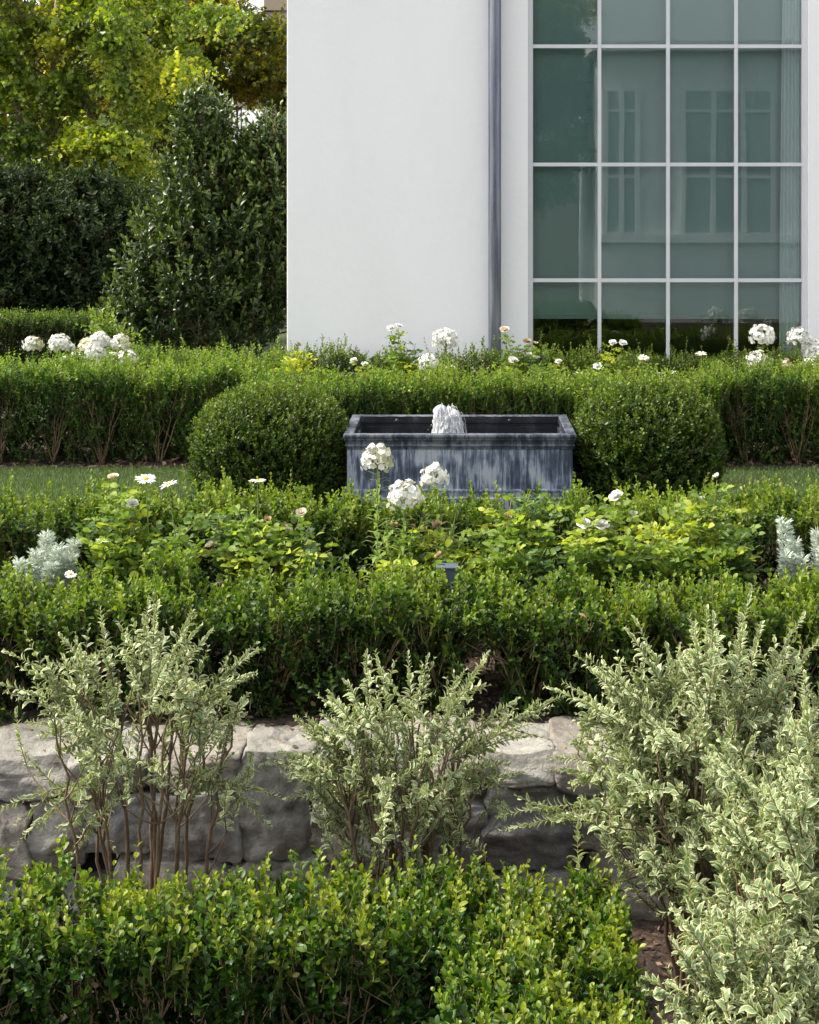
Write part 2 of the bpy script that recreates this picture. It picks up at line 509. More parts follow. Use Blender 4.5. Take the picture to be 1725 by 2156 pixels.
def glass_mat(name='window_glass', tint=(.93, .97, .96)):
    m, nt, nd, lk, out = mat_new(name)
    tr = nd.new("ShaderNodeBsdfTransparent"); tr.inputs['Color'].default_value = (*tint, 1)
    gl = nd.new("ShaderNodeBsdfGlossy"); gl.inputs['Roughness'].default_value = 0.0
    gl.inputs['Color'].default_value = (.9, .97, .97, 1)
    fr = nd.new("ShaderNodeFresnel"); fr.inputs['IOR'].default_value = 1.6
    tc = nd.new("ShaderNodeTexCoord")
    n2 = nd.new("ShaderNodeTexNoise"); n2.inputs['Scale'].default_value = .9; n2.inputs['Detail'].default_value = 1
    lk.new(tc.outputs['Object'], n2.inputs['Vector'])
    bp = nd.new("ShaderNodeBump"); bp.inputs['Strength'].default_value = .05; bp.inputs['Distance'].default_value = .02
    lk.new(n2.outputs['Fac'], bp.inputs['Height']); lk.new(bp.outputs[0], gl.inputs['Normal'])
    mi = nd.new("ShaderNodeMixShader")
    lk.new(fr.outputs[0], mi.inputs['Fac']); lk.new(tr.outputs[0], mi.inputs[1]); lk.new(gl.outputs[0], mi.inputs[2])
    lk.new(mi.outputs[0], out.inputs['Surface'])
    return m
M['glass'] = glass_mat()

YW = 13.2                     # house front plane
def house():
    root = empty('house', 'white stucco house with a tall gridded window and grey metal downpipe', 'house', loc=(0, 0, 0))
    xl, xr = xat(604.5, YW), 9.0
    wx0, wx1 = xat(1112, YW), xat(1703, YW)
    wz0, wz1 = .12, 5.9
    zt = 7.0; T = .16
    # front wall with one opening, reveals built in
    V = [(xl, YW, -.2), (wx0, YW, -.2), (wx1, YW, -.2), (xr, YW, -.2),
         (xl, YW, wz0), (wx0, YW, wz0), (wx1, YW, wz0), (xr, YW, wz0),
         (xl, YW, wz1), (wx0, YW, wz1), (wx1, YW, wz1), (xr, YW, wz1),
         (xl, YW, zt), (wx0, YW, zt), (wx1, YW, zt), (xr, YW, zt)]
    F_ = [(0, 1, 5, 4), (1, 2, 6, 5), (2, 3, 7, 6), (4, 5, 9, 8), (6, 7, 11, 10), (8, 9, 13, 12), (9, 10, 14, 13), (10, 11, 15, 14)]
    k = len(V)
    V += [(wx0, YW + T, wz0), (wx1, YW + T, wz0), (wx1, YW + T, wz1), (wx0, YW + T, wz1)]
    F_ += [(5, 6, k + 1, k), (6, 10, k + 2, k + 1), (10, 9, k + 3, k + 2), (9, 5, k, k + 3)]
    k2 = len(V)
    yb = YW + 9
    V += [(xl, yb, -.2), (xr, yb, -.2), (xr, yb, zt), (xl, yb, zt)]
    F_ += [(0, 4, 8, 12, k2 + 3, k2), (3, k2 + 1, k2 + 2, 15, 11, 7), (k2, k2 + 3, k2 + 2, k2 + 1), (12, 13, 14, 15, k2 + 2, k2 + 3)]
    bm = bmesh.new()
    vs = [bm.verts.new(v) for v in V]
    for f in F_: bm.faces.new([vs[i] for i in f])
    bmesh.ops.recalc_face_normals(bm, faces=bm.faces)
    # soft corner on the left arris and on the opening
    ed = [e for e in bm.edges if (abs(e.verts[0].co.x - xl) < 1e-4 and abs(e.verts[1].co.x - xl) < 1e-4 and
                                  abs(e.verts[0].co.y - YW) < 1e-4 and abs(e.verts[1].co.y - YW) < 1e-4)]
    bmesh.ops.bevel(bm, geom=ed, offset=.006, segments=2, affect='EDGES', profile=.5)
    wall = from_bm('wall', bm, M['stucco'], root)
    # window: casing, grid, panes
    fr = bmesh.new()
    y0, y1 = YW + .035, YW + .12
    fw = .034
    box_bm(fr, wx0 + .002, wx0 + fw, y0, y1, wz0, wz1)
    box_bm(fr, wx1 - fw, wx1 - .002, y0, y1, wz0, wz1)
    box_bm(fr, wx0 + fw, wx1 - fw, y0, y1, wz0 + .002, wz0 + .06)
    box_bm(fr, wx0 + fw, wx1 - fw, y0, y1, wz1 - .05, wz1 - .002)
    # stepped inner lip
    box_bm(fr, wx0 + fw, wx0 + fw + .012, y0 + .02, y1, wz0 + .06, wz1 - .05)
    box_bm(fr, wx1 - fw - .012, wx1 - fw, y0 + .02, y1, wz0 + .06, wz1 - .05)
    frame = from_bm('window_frame', fr, M['frame'], root)
    frame['label'] = 'grey white window casing around sixteen panes'
    mxs = [xat(x, YW) for x in (1264, 1409, 1553)]
    mzs = [zat(y, YW) for y in (835, 591, 346, 96, -154, -404)]
    hw = .0155
    yb0, yb1 = YW + .055, YW + .105
    for x in mxs:
        box('vertical_bar', x - hw, x + hw, yb0, yb1, wz0 + .06, wz1 - .05, M['frame'], frame, .003)
    for z in mzs:
        if wz0 + .1 < z < wz1 - .1:
            xs = [wx0 + fw + .012] + mxs + [wx1 - fw - .012]
            bm = bmesh.new()
            for i in range(4):
                a = xs[i] + (hw if i else 0); b = xs[i + 1] - (hw if i < 3 else 0)
                box_bm(bm, a + .0006, b - .0006, yb0 + .004, yb1 - .004, z - hw, z + hw)
            from_bm('horizontal_bar', bm, M['frame'], frame)
    box('glass', wx0 + fw + .002, wx1 - fw - .002, YW + .078, YW + .084, wz0 + .05, wz1 - .04, M['glass'], frame)
    # dark room behind
    dark = noise_mat('interior_plaster', [(.3, (.10, .095, .09)), (.7, (.13, .125, .12))], scale=3, bump=0)
    floor = noise_mat('interior_floor', [(.3, (.05, .04, .03)), (.7, (.09, .07, .05))], scale=3, bump=0, rough=.35)
    bm = bmesh.new()
    a, b, c, d, e, f = wx0 - 1.2, wx1 + 3, YW + .21, YW + 5, .1, 6.0
    vs = [bm.verts.new(p) for p in ((a, c, e), (b, c, e), (b, d, e), (a, d, e), (a, c, f), (b, c, f), (b, d, f), (a, d, f))]
    for q in ((3, 2, 6, 7), (0, 3, 7, 4), (2, 1, 5, 6), (4, 7, 6, 5)): bm.faces.new([vs[i] for i in q])
    from_bm('interior_wall', bm, dark, root)
    bm = bmesh.new()
    vs = [bm.verts.new(p) for p in ((a, c, e), (b, c, e), (b, d, e), (a, d, e))]
    bm.faces.new(vs)
    from_bm('interior_floor', bm, floor, root)
    # downpipe
    px = xat(1041.5, YW); py = YW - .085; r = .055
    zinc, nt, nd, lk, out = mat_new('weathered_zinc')
    tc = nd.new("ShaderNodeTexCoord")
    mp = nd.new("ShaderNodeMapping"); mp.inputs['Scale'].default_value = (18, 18, .9); lk.new(tc.outputs['Object'], mp.inputs['Vector'])
    nz = nd.new("ShaderNodeTexNoise"); nz.inputs['Scale'].default_value = 1.5; nz.inputs['Detail'].default_value = 8; lk.new(mp.outputs[0], nz.inputs['Vector'])
    r1 = ramp(nd, [(.3, (.12, .13, .17)), (.5, (.19, .205, .25)), (.62, (.27, .28, .33)), (.78, (.20, .14, .13))])
    lk.new(nz.outputs['Fac'], r1.inputs['Fac'])
    bs = nd.new("ShaderNodeBsdfPrincipled"); bs.inputs['Metallic'].default_value = .75; bs.inputs['Roughness'].default_value = .33
    lk.new(r1.outputs['Color'], bs.inputs['Base Color'])
    rr = ramp(nd, [(.35, (.26, .26, .26)), (.7, (.5, .5, .5))]); lk.new(nz.outputs['Fac'], rr.inputs['Fac']); lk.new(rr.outputs['Color'], bs.inputs['Roughness'])
    lk.new(bs.outputs[0], out.inputs['Surface'])
    M['zinc'] = zinc
    def cyl(name, r0, z0, z1, par, n=40):
        bm = bmesh.new()
        rings = []
        for z, rad in ((z0, r0), (z1, r0)):
            rings.append([bm.verts.new((px + rad * math.cos(t * 2 * math.pi / n), py + rad * math.sin(t * 2 * math.pi / n), z)) for t in range(n)])
        for i in range(n):
            bm.faces.new((rings[0][i], rings[0][(i + 1) % n], rings[1][(i + 1) % n], rings[1][i]))
        o = from_bm(name, bm, zinc, par, True)
        return o
    dp = cyl('downpipe', r, .02, 6.9, root)
    dp['label'] = 'round blue grey metal rainwater pipe'
    for z in (.62, 3.9):
        cyl('pipe_joint', r + .004, z, z + .05, dp)
    for z in (.60, 3.88):
        box('bracket', px - .02, px + .02, py + .05, YW - .001, z - .03, z - .01, zinc, dp)
    return root, wx0, wx1
HOUSE, WX0, WX1 = house()

# roller blind behind the glass, bottom hem above the sill
def blind():
    m = noise_mat('blind_fabric', [(.3, (.23, .325, .31)), (.7, (.26, .36, .345))], scale=2.5, rough=.9, bump=.1, bscale=300, stretch=(1, 1, .2))
    root = empty('roller_blind', 'grey green roller blind pulled most of the way down behind the tall window', 'blind', loc=(0, YW + .2, 0))
    zb = zat(664, YW + .2)
    xs = np.linspace(WX0 + .01, WX1 - .01, 40)
    V, q = [], []
    zs = [zb, 2, 3, 4, 5, 5.85]
    for z in zs:
        for x in xs: V.append((x, .006 * math.sin(x * 5) * (z > zb), z))
    n = len(xs)
    for j in range(len(zs) - 1):
        for i in range(n - 1):
            a = j * n + i; q.append((a, a + 1, a + n + 1, a + n))
    link('fabric', raw_mesh('fabric', V, np.array(q).ravel(), np.full(len(q), 4)), m, root)
    box('hem_bar', WX0 + .01, WX1 - .01, -.008, .010, zb - .03, zb, noise_mat('hem_bar_paint', [(.3, (.22, .30, .28)), (.7, (.25, .33, .31))], bump=0), root, .003)
blind()
def curtain():
    m = noise_mat('curtain_cloth', [(.3, (.66, .74, .74)), (.7, (.74, .80, .80))], scale=2, rough=.9, bump=.1)
    xs = np.linspace(xat(1640, YW + .15), WX1 - .02, 50)
    zs = [.15, 1.5, 3, 4.5, 5.8]
    V, q = [], []
    for z in zs:
        for i, x in enumerate(xs):
            lead = (1 - i / 49) * .10 * ((z - .15) / 5.7) ** 1.5
            V.append((x - .0 + lead * 0.6, YW + .145 + .022 * math.sin(i * .75) , z))
    n = len(xs)
    for j in range(len(zs) - 1):
        for i in range(n - 1):
            a = j * n + i; q.append((a, a + 1, a + n + 1, a + n))
    o = link('curtain', raw_mesh('curtain', V, np.array(q).ravel(), np.full(len(q), 4)), m)
    tag(o, 'pale gathered curtain hanging at the right edge of the tall window', 'curtain')
curtain()

# neighbouring white wing behind the viewpoint: what the big window mirrors
def wing():
    root = empty('garden_wing', 'white wing of the house mirrored in the tall window panes', 'house', loc=(0, 0, 0))
    Y = -5.0
    DV = 2 * YW - Y
    def wx(x): return (x - VX) / F * DV
    def wz(y): return H - (y - VY) / F * DV
    box('wall', wx(1262), wx(1262) + 12, Y - 5, Y, -.7, wz(110), M['stucco'], root)
    box('sill_band', wx(1262) - .06, wx(1262) + 12.02, Y + .001, Y + .14, wz(512), wz(494), M['stucco'], root)
    box('eave', wx(1240), wx(1262) + 12.4, Y - 5.3, Y + .5, wz(110) + .003, wz(90), M['stucco'], root)
    dg = noise_mat('dark_pane', [(.3, (.33, .36, .36)), (.7, (.42, .45, .45))], bump=0, rough=.1)
    for (a, b) in ((1440, 1630), (1275, 1345), (1700, 1860)):
        w = box('window', wx(a), wx(b), Y + .001, Y + .02, wz(490), wz(190), dg, root)
        k = 3 if b - a > 100 else 2
        for i in range(k + 1):
            x = wx(a + (b - a) * i / k)
            box('window_frame', x - .05, x + .05, Y + .021, Y + .09, wz(490), wz(190), M['stucco'], w)
        for y in (232, 372):
            box('window_frame', wx(a) + .051, wx(b) - .051, Y + .022, Y + .07, wz(y + 3), wz(y - 3), M['stucco'], w)
wing()

# ------------------------------------------------------------------ beige house far behind the trees
def far_house():
    root = empty('far_house', 'beige house with a bright open window frame glimpsed through the trees', 'house', loc=(0, 0, 0))
    D = 30.0
    m = noise_mat('beige_render', [(.3, (.36, .28, .20)), (.7, (.44, .35, .25))], scale=1.5, rough=.9, bump=.1)
    fm = noise_mat('dark_frame', [(.3, (.02, .018, .015)), (.7, (.03, .03, .03))], bump=0)
    def bb(n, x0, x1, y0, y1, mat, d0=0, d1=.3, par=root):
        return box(n, xat(x0, D), xat(x1, D), D + d0, D + d1, zat(y1, D), zat(y0, D), mat, par)
    # piers and lintel around the opening
    bb('wall', 556, 760, -30, 680, m)
    bb('wall', 498, 555.8, 292, 680, m)
    bb('wall', 498, 555.8, 60, 226, m)
    w = bb('window_frame', 498, 500.5, 226.2, 291.8, fm, -.05, .1)
    bb('window_bar', 507, 509, 226.2, 280, fm, 0, .04, w)
    bb('window_bar', 507, 555, 280.2, 282.5, fm, 0, .04, w)
    bb('string_course', 556, 760, 22, 25, fm, -.04, -.002)
    bb('string_course', 556, 760, 52, 55, fm, -.04, -.002)
far_house()

# ------------------------------------------------------------------ lead trough fountain
def lead_mat():
    m, nt, nd, lk, out = mat_new('streaked_lead')
    tc = nd.new("ShaderNodeTexCoord")
    mp = nd.new("ShaderNodeMapping"); mp.inputs['Scale'].default_value = (30, 30, 3.2)
    lk.new(tc.outputs['Object'], mp.inputs['Vector'])
    n1 = nd.new("ShaderNodeTexNoise"); n1.inputs['Scale'].default_value = 1.4; n1.inputs['Detail'].default_value = 9; n1.inputs['Roughness'].default_value = .65
    lk.new(mp.outputs[0], n1.inputs['Vector'])
    n2 = nd.new("ShaderNodeTexNoise"); n2.inputs['Scale'].default_value = 5.5; n2.inputs['Detail'].default_value = 6
    lk.new(tc.outputs['Object'], n2.inputs['Vector'])
    a = nd.new("ShaderNodeMath"); a.operation = 'MULTIPLY_ADD'; lk.new(n2.outputs['Fac'], a.inputs[0]); a.inputs[1].default_value = .75
    lk.new(n1.outputs['Fac'], a.inputs[2])
    r = ramp(nd, [(.64, (.035, .042, .062)), (.78, (.075, .095, .15)), (.87, (.17, .20, .285)), (.94, (.34, .37, .45)), (1.0, (.42, .45, .52))])
    lk.new(a.outputs[0], r.inputs['Fac'])
    # moulding and rim are multiplied darker than the sides below, streaks fainter
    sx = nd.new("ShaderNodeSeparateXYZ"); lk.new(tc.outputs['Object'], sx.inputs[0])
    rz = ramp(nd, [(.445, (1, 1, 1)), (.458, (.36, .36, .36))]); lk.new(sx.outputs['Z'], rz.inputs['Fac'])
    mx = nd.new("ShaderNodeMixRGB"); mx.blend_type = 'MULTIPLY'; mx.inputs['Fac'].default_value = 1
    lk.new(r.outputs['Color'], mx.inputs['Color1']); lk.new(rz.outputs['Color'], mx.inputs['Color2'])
    bs = nd.new("ShaderNodeBsdfPrincipled"); bs.inputs['Roughness'].default_value = .5; bs.inputs['Metallic'].default_value = .35
    lk.new(mx.outputs['Color'], bs.inputs['Base Color'])
    bp = nd.new("ShaderNodeBump"); bp.inputs['Strength'].default_value = .25; bp.inputs['Distance'].default_value = .004
    lk.new(a.outputs[0], bp.inputs['Height']); lk.new(bp.outputs[0], bs.inputs['Normal'])
    lk.new(bs.outputs[0], out.inputs['Surface'])
    return m
M['lead'] = lead_mat()
TX0, TX1, TY0, TY1 = xat(722, 9.3) + .0235, xat(1215, 9.3) - .0235, 9.335, 10.12
def trough():
    root = empty('lead_trough', 'rectangular grey blue lead water trough with streaked sides and a moulded rim', 'fountain', loc=(0, 0, 0))
    rect_sweep('basin', TX0, TX1, TY0, TY1, [(0, .212), (0, .452), (.006, .456), (.006, .468), (.014, .471), (.014, .476), (.007, .484),
               (.009, .497), (.014, .507), (.017, .512), (.017, .520)], M['lead'], root)
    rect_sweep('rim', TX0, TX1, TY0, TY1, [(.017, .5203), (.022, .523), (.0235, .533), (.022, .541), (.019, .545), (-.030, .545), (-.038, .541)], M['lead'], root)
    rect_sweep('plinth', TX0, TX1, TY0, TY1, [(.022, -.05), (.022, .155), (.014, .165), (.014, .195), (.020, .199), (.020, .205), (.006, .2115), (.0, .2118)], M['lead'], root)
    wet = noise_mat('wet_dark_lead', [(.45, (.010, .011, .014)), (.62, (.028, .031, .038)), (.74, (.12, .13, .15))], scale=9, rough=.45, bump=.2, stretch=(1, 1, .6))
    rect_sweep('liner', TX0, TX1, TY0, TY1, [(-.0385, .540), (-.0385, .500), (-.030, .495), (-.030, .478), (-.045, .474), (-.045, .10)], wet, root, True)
    # fixing studs inside the back wall
    for x in (836, 1073):
        bm = bmesh.new()
        bmesh.ops.create_uvsphere(bm, u_segments=10, v_segments=6, radius=.012)
        bmesh.ops.translate(bm, vec=(xat(x, 10.1), TY1 - .035, .515), verts=bm.verts)
        from_bm('stud', bm, M['lead'], root, True)
trough()
def water():
    m, nt, nd, lk, out = mat_new('dark_water')
    bs = nd.new("ShaderNodeBsdfPrincipled"); bs.inputs['Base Color'].default_value = (.012, .016, .018, 1); bs.inputs['Roughness'].default_value = .05
    nz = nd.new("ShaderNodeTexNoise"); nz.inputs['Scale'].default_value = 22
    bp = nd.new("ShaderNodeBump"); bp.inputs['Strength'].default_value = .6; bp.inputs['Distance'].default_value = .02
    lk.new(nz.outputs['Fac'], bp.inputs['Height']); lk.new(bp.outputs[0], bs.inputs['Normal'])
    lk.new(bs.outputs[0], out.inputs['Surface'])
    bm = bmesh.new()
    vs = [bm.verts.new(c) for c in ((TX0 + .046, TY0 + .046, .40), (TX1 - .046, TY0 + .046, .40), (TX1 - .046, TY1 - .046, .40), (TX0 + .046, TY1 - .046, .40))]
    bm.faces.new(vs)
    o = from_bm('water', bm, m)
    tag(o, 'dark rippled water inside the lead trough', None, kind='structure')
    # bubbling jet
    rng = np.random.default_rng(3)
    wm, nt, nd, lk, out = mat_new('foaming_water')
    bs = nd.new("ShaderNodeBsdfPrincipled"); bs.inputs['Base Color'].default_value = (.78, .80, .83, 1); bs.inputs['Roughness'].default_value = .12
    bs.inputs['Transmission Weight'].default_value = .45; bs.inputs['IOR'].default_value = 1.33
    lk.new(bs.outputs[0], out.inputs['Surface'])
    c = np.array([xat(942, 9.72), 9.72, .38])
    root = empty('water_jet', 'short frothing jet of white water bubbling up in the middle of the trough', 'water jet', loc=tuple(c))
    paths, rad = [], []
    for i in range(90):
        a = rng.uniform(0, 2 * np.pi)
        top = rng.uniform(.20, .30) * (1 if rng.random() < .8 else .8)
        if math.cos(a) > .3: top *= rng.uniform(.75, 1.0)
        sp = rng.uniform(.2, 1.0)
        out_r = .04 + .088 * sp
        drift = .03 if math.cos(a) > 0 else 0.0
        t = np.linspace(rng.uniform(0, .45), rng.uniform(.6, 1.0), 9)
        rr = .012 + (out_r + drift) * t ** .8
        z = top * (1 - (2 * t - 1) ** 2) * (1.0) + (1 - t) * .0
        x = rr * math.cos(a) * .85 + .02 * t + .006 * np.sin(t * 9 + i); y = rr * math.sin(a) + .003 * np.cos(t * 11 + i)
        paths.append(np.stack([x, y, z], 1)); rad.append((rng.uniform(.0008, .0022), rng.uniform(.0006, .0014)))
    tubes('strands', paths, rad, wm, root, 5)
    bm = bmesh.new()
    for i in range(260):
        a = rng.uniform(0, 2 * np.pi); r = rng.uniform(.03, .15); zz = rng.uniform(.02, .29) * (1 - (r / .17) ** 2)
        s = rng.uniform(.0012, .0036)
        g = bmesh.ops.create_icosphere(bm, subdivisions=1, radius=s)
        bmesh.ops.translate(bm, vec=(r * math.cos(a), r * math.sin(a), zz), verts=g['verts'])
    from_bm('droplets', bm, wm, root, True)['kind'] = 'stuff'
    # churned column: a lumpy core
    fm, nt, nd, lk, out = mat_new('froth')
    bs = nd.new("ShaderNodeBsdfPrincipled"); bs.inputs['Base Color'].default_value = (.66, .68, .71, 1); bs.inputs['Roughness'].default_value = .22
    bs.inputs['Transmission Weight'].default_value = .25; bs.inputs['IOR'].default_value = 1.33
    lk.new(bs.outputs[0], out.inputs['Surface'])
    for (ox, ht, rb, rt) in ((.036, .262, .080, .034), (-.040, .290, .056, .034), (.0, .235, .085, .045), (.012, .280, .05, .02)):
        bm = bmesh.new()
        n, k = 80, 60
        rings = []
        for j in range(k):
            t = j / (k - 1)
            rad_ = (rb * (1 - t) + rt * t) * (1 if t < .82 else math.sqrt(max(0, 1 - ((t - .82) / .18) ** 2)) + .02)
            row = []
            for i in range(n):
                a = 2 * math.pi * i / n
                d = 1 + .16 * noise.noise(Vector((math.cos(a) * 14, math.sin(a) * 14, t * 5))) + .10 * noise.noise(Vector((math.cos(a) * 30, math.sin(a) * 30, t * 14))) + .35 * noise.noise(Vector((math.cos(a) * 2.5 + ox * 40, math.sin(a) * 2.5, t * 1.6))) + .25 * noise.noise(Vector((math.cos(a) * 9, math.sin(a) * 9, t * 7 + ox * 9)))
                row.append(bm.verts.new((ox + .5 * rb * (1 - t) * (1 if ox > 0 else -.3) * 0.4 + rad_ * d * math.cos(a), rad_ * d * math.sin(a), ht * t)))
            rings.append(row)
        for j in range(k - 1):
            for i in range(n):
                bm.faces.new((rings[j][i], rings[j][(i + 1) % n], rings[j + 1][(i + 1) % n], rings[j + 1][i]))
        from_bm('froth_column', bm, fm, root, True)
water()

# ------------------------------------------------------------------ boulder wall
def stone_mat(name, base, warm=0.0, dark=.5):
    m, nt, nd, lk, out = mat_new(name)
    tc = nd.new("ShaderNodeTexCoord")
    n1 = nd.new("ShaderNodeTexNoise"); n1.inputs['Scale'].default_value = 3.5; n1.inputs['Detail'].default_value = 10; n1.inputs['Roughness'].default_value = .62; n1.inputs['Distortion'].default_value = .6
    lk.new(tc.outputs['Object'], n1.inputs['Vector'])
    b = np.array(base)
    r = ramp(nd, [(.28, b * dark), (.45, b * .85), (.58, b), (.75, b * np.array([1.25, 1.17, 1.05]))])
    lk.new(n1.outputs['Fac'], r.inputs['Fac'])
    n3 = nd.new("ShaderNodeTexNoise"); n3.inputs['Scale'].default_value = 24; n3.inputs['Detail'].default_value = 8
    lk.new(tc.outputs['Object'], n3.inputs['Vector'])
    r3 = ramp(nd, [(.30, (.50, .49, .48)), (.42, (.85, .85, .84)), (.62, (1.05, 1.04, 1.02)), (.72, (1.22, 1.20, 1.12))]); lk.new(n3.outputs['Fac'], r3.inputs['Fac'])
    mx = nd.new("ShaderNodeMixRGB"); mx.blend_type = 'MULTIPLY'; mx.inputs['Fac'].default_value = .8
    lk.new(r.outputs['Color'], mx.inputs['Color1']); lk.new(r3.outputs['Color'], mx.inputs['Color2'])
    bs = nd.new("ShaderNodeBsdfPrincipled"); bs.inputs['Roughness'].default_value = .9; bs.inputs['Specular IOR Level'].default_value = .2
    lk.new(mx.outputs['Color'], bs.inputs['Base Color'])
    n2 = nd.new("ShaderNodeTexNoise"); n2.inputs['Scale'].default_value = 26; n2.inputs['Detail'].default_value = 12; n2.inputs['Roughness'].default_value = .68
    lk.new(tc.outputs['Object'], n2.inputs['Vector'])
    bp = nd.new("ShaderNodeBump"); bp.inputs['Strength'].default_value = 1.0; bp.inputs['Distance'].default_value = .022
    lk.new(n2.outputs['Fac'], bp.inputs['Height']); lk.new(bp.outputs[0], bs.inputs['Normal'])
    lk.new(bs.outputs[0], out.inputs['Surface'])
    return m
STM = [stone_mat('limestone_grey', (.295, .285, .265)), stone_mat('limestone_warm', (.30, .275, .245)), stone_mat('limestone_blue', (.245, .245, .24)), stone_mat('limestone_pale', (.34, .33, .305))]

def stone(x0, x1, y0, y1, z0, z1, mat, parent, seed, sharp=5.0):
    n = 23
    cx, cy, cz = (x0 + x1) / 2, (y0 + y1) / 2, (z0 + z1) / 2
    hx, hy, hz = (x1 - x0) / 2, (y1 - y0) / 2, (z1 - z0) / 2
    bm = bmesh.new()
    bmesh.ops.create_cube(bm, size=2)
    bmesh.ops.subdivide_edges(bm, edges=bm.edges[:], cuts=n, use_grid_fill=True)
    off = Vector((seed * 7.3, seed * 3.1, seed * 5.7))
    mn = min(hx, hy, hz)
    rs = np.random.default_rng(int(seed) * 13 + 5)
    cuts = []
    for k in range(11):
        nn = Vector((rs.choice([-1, 1]) * rs.uniform(.25, 1), rs.choice([-1, 1]) * rs.uniform(.1, 1), rs.choice([-1, 1]) * rs.uniform(.25, 1)))
        ln = abs(nn.x) + abs(nn.y) + abs(nn.z)
        nn.normalize()
        cuts.append((nn, (ln / nn.length if False else (abs(nn.x) + abs(nn.y) + abs(nn.z))) * rs.uniform(.84, .95)))
    for k in range(3):      # big shallow fracture planes on the face
        nn = Vector((rs.uniform(-.3, .3), -1, rs.uniform(-.35, .35))).normalized()
        cuts.append((nn, rs.uniform(.96, 1.06)))
    for v in bm.verts:
        p = v.co.copy()
        L = (abs(p.x) ** sharp + abs(p.y) ** sharp + abs(p.z) ** sharp) ** (1 / sharp)
        q = p / L
        for nn, o in cuts:
            e = q.dot(nn) - o
            if e > 0: q -= nn * e
        w = Vector((q.x * hx, q.y * hy, q.z * hz))
        g = w * 3.2 + off
        lay = round((w.z + .02 * noise.noise(w * 4 + off)) * 34) * .5
        d = noise.noise(g) * .016 + noise.noise(Vector((w.x * 2.2, w.y * 2.2, lay)) + off) * .016 + noise.noise(w * 8 + off) * .018 + noise.noise(w * 22 + off) * .012 + noise.noise(w * 50 + off) * .005
        ridge = -abs(noise.noise(w * 5 + off * 2)) * .035
        dirn = Vector((q.x / hx, q.y / hy, q.z / hz)).normalized()
        w += dirn * (d + ridge) * min(1.0, mn / .13)
        w.x += .018 * mn / .1 * noise.noise(Vector((w.z * 6 + seed, w.y * 3, seed)))
        w.z += .022 * noise.noise(Vector((w.x * 5 + seed * 2, w.y * 4, seed)))
        v.co = w + Vector((cx, cy, cz))
    return from_bm('stone', bm, mat, parent, True)

def stone_wall():
    root = empty('stone_wall', 'low dry stone retaining wall of large grey boulders behind the variegated shrubs', 'wall', loc=(0, 5.9, -.7))
    root.location = (0, 0, 0)
    D = 5.73
    rows = [  # picture x0,x1, y of the front top edge, y bottom, depth back, material
        (-420, -130, 1600, 1690, .40, 0), (-128, 142, 1603, 1682, .40, 0), (146, 300, 1600, 1676, .36, 3), (304, 500, 1598, 1660, .36, 1),
        (504, 655, 1590, 1812, .24, 0),
        (660, 850, 1594, 1682, .36, 2), (854, 1022, 1590, 1690, .36, 1), (1027, 1168, 1592, 1652, .38, 3), (1174, 1330, 1594, 1668, .38, 1),
        (1335, 1560, 1594, 1690, .38, 0), (1565, 1800, 1596, 1700, .38, 3), (1805, 2050, 1596, 1700, .38, 0),
        (-420, -60, 1696, 1830, .36, 2), (-55, 60, 1690, 1850, .36, 1), (64, 172, 1690, 1838, .34, 0), (176, 330, 1684, 1800, .34, 2), (334, 498, 1668, 1815, .34, 0),
        (660, 760, 1738, 1850, .34, 1), (764, 1020, 1696, 1830, .34, 2), (664, 758, 1690, 1732, .3, 0),
        (1026, 1209, 1664, 1838, .34, 2), (1100, 1168, 1656, 1674, .12, 0), (1215, 1420, 1674, 1800, .34, 1), (1424, 1700, 1696, 1840, .34, 2), (1704, 2050, 1706, 1840, .34, 0),
        (-420, -100, 1836, 1990, .36, 0), (-96, 240, 1856, 1990, .36, 2), (246, 480, 1822, 1990, .36, 1), (484, 690, 1820, 1960, .30, 0), (694, 1000, 1856, 1990, .36, 2),
        (1006, 1230, 1846, 1990, .36, 0), (1236, 1500, 1808, 1990, .36, 1), (1506, 2050, 1846, 1990, .36, 2)]
    for i, (a, b, yt, yb, dep, mi) in enumerate(rows):
        ft = .02 if i != 21 else -.01
        fy = D - ft + .015 * math.sin(i * 2.3)
        stone(xat(a, D) - .013, xat(b, D) + .013, fy, fy + dep + .04, zat(yb, D) - .013, zat(yt, D) + .012, STM[mi], root, i + 1, 26.0 if dep > .2 else 8)
    # flat stones laid across the back of the top
    for j, (a, b, y0, y1, mi) in enumerate(((520, 640, 1526, 1552, 1), (560, 700, 1553, 1578, 3), (700, 860, 1528, 1575, 3), (-300, 200, 1530, 1560, 3), (210, 510, 1530, 1565, 0),
                                       (870, 1060, 1528, 1570, 0), (1065, 1290, 1528, 1568, 3), (1295, 1600, 1528, 1568, 0), (1605, 2000, 1528, 1568, 1))):
        z = -.10
        Da, Db = (H - z) * F / (y1 - VY), (H - z) * F / (y0 - VY)
        stone(xat(a, Da), xat(b, Da), Da - .03, max(Db + .03, Da + .16), z - .16, z + .012, STM[mi], root, 60 + j, 7)
    # earth packed behind the joints
    box('backfill', -2.6, 2.2, 5.86, 5.97, -.72, -.17, noise_mat('dark_earth', [(.3, (.012, .010, .008)), (.7, (.03, .024, .018))], bump=1), root)
stone_wall()

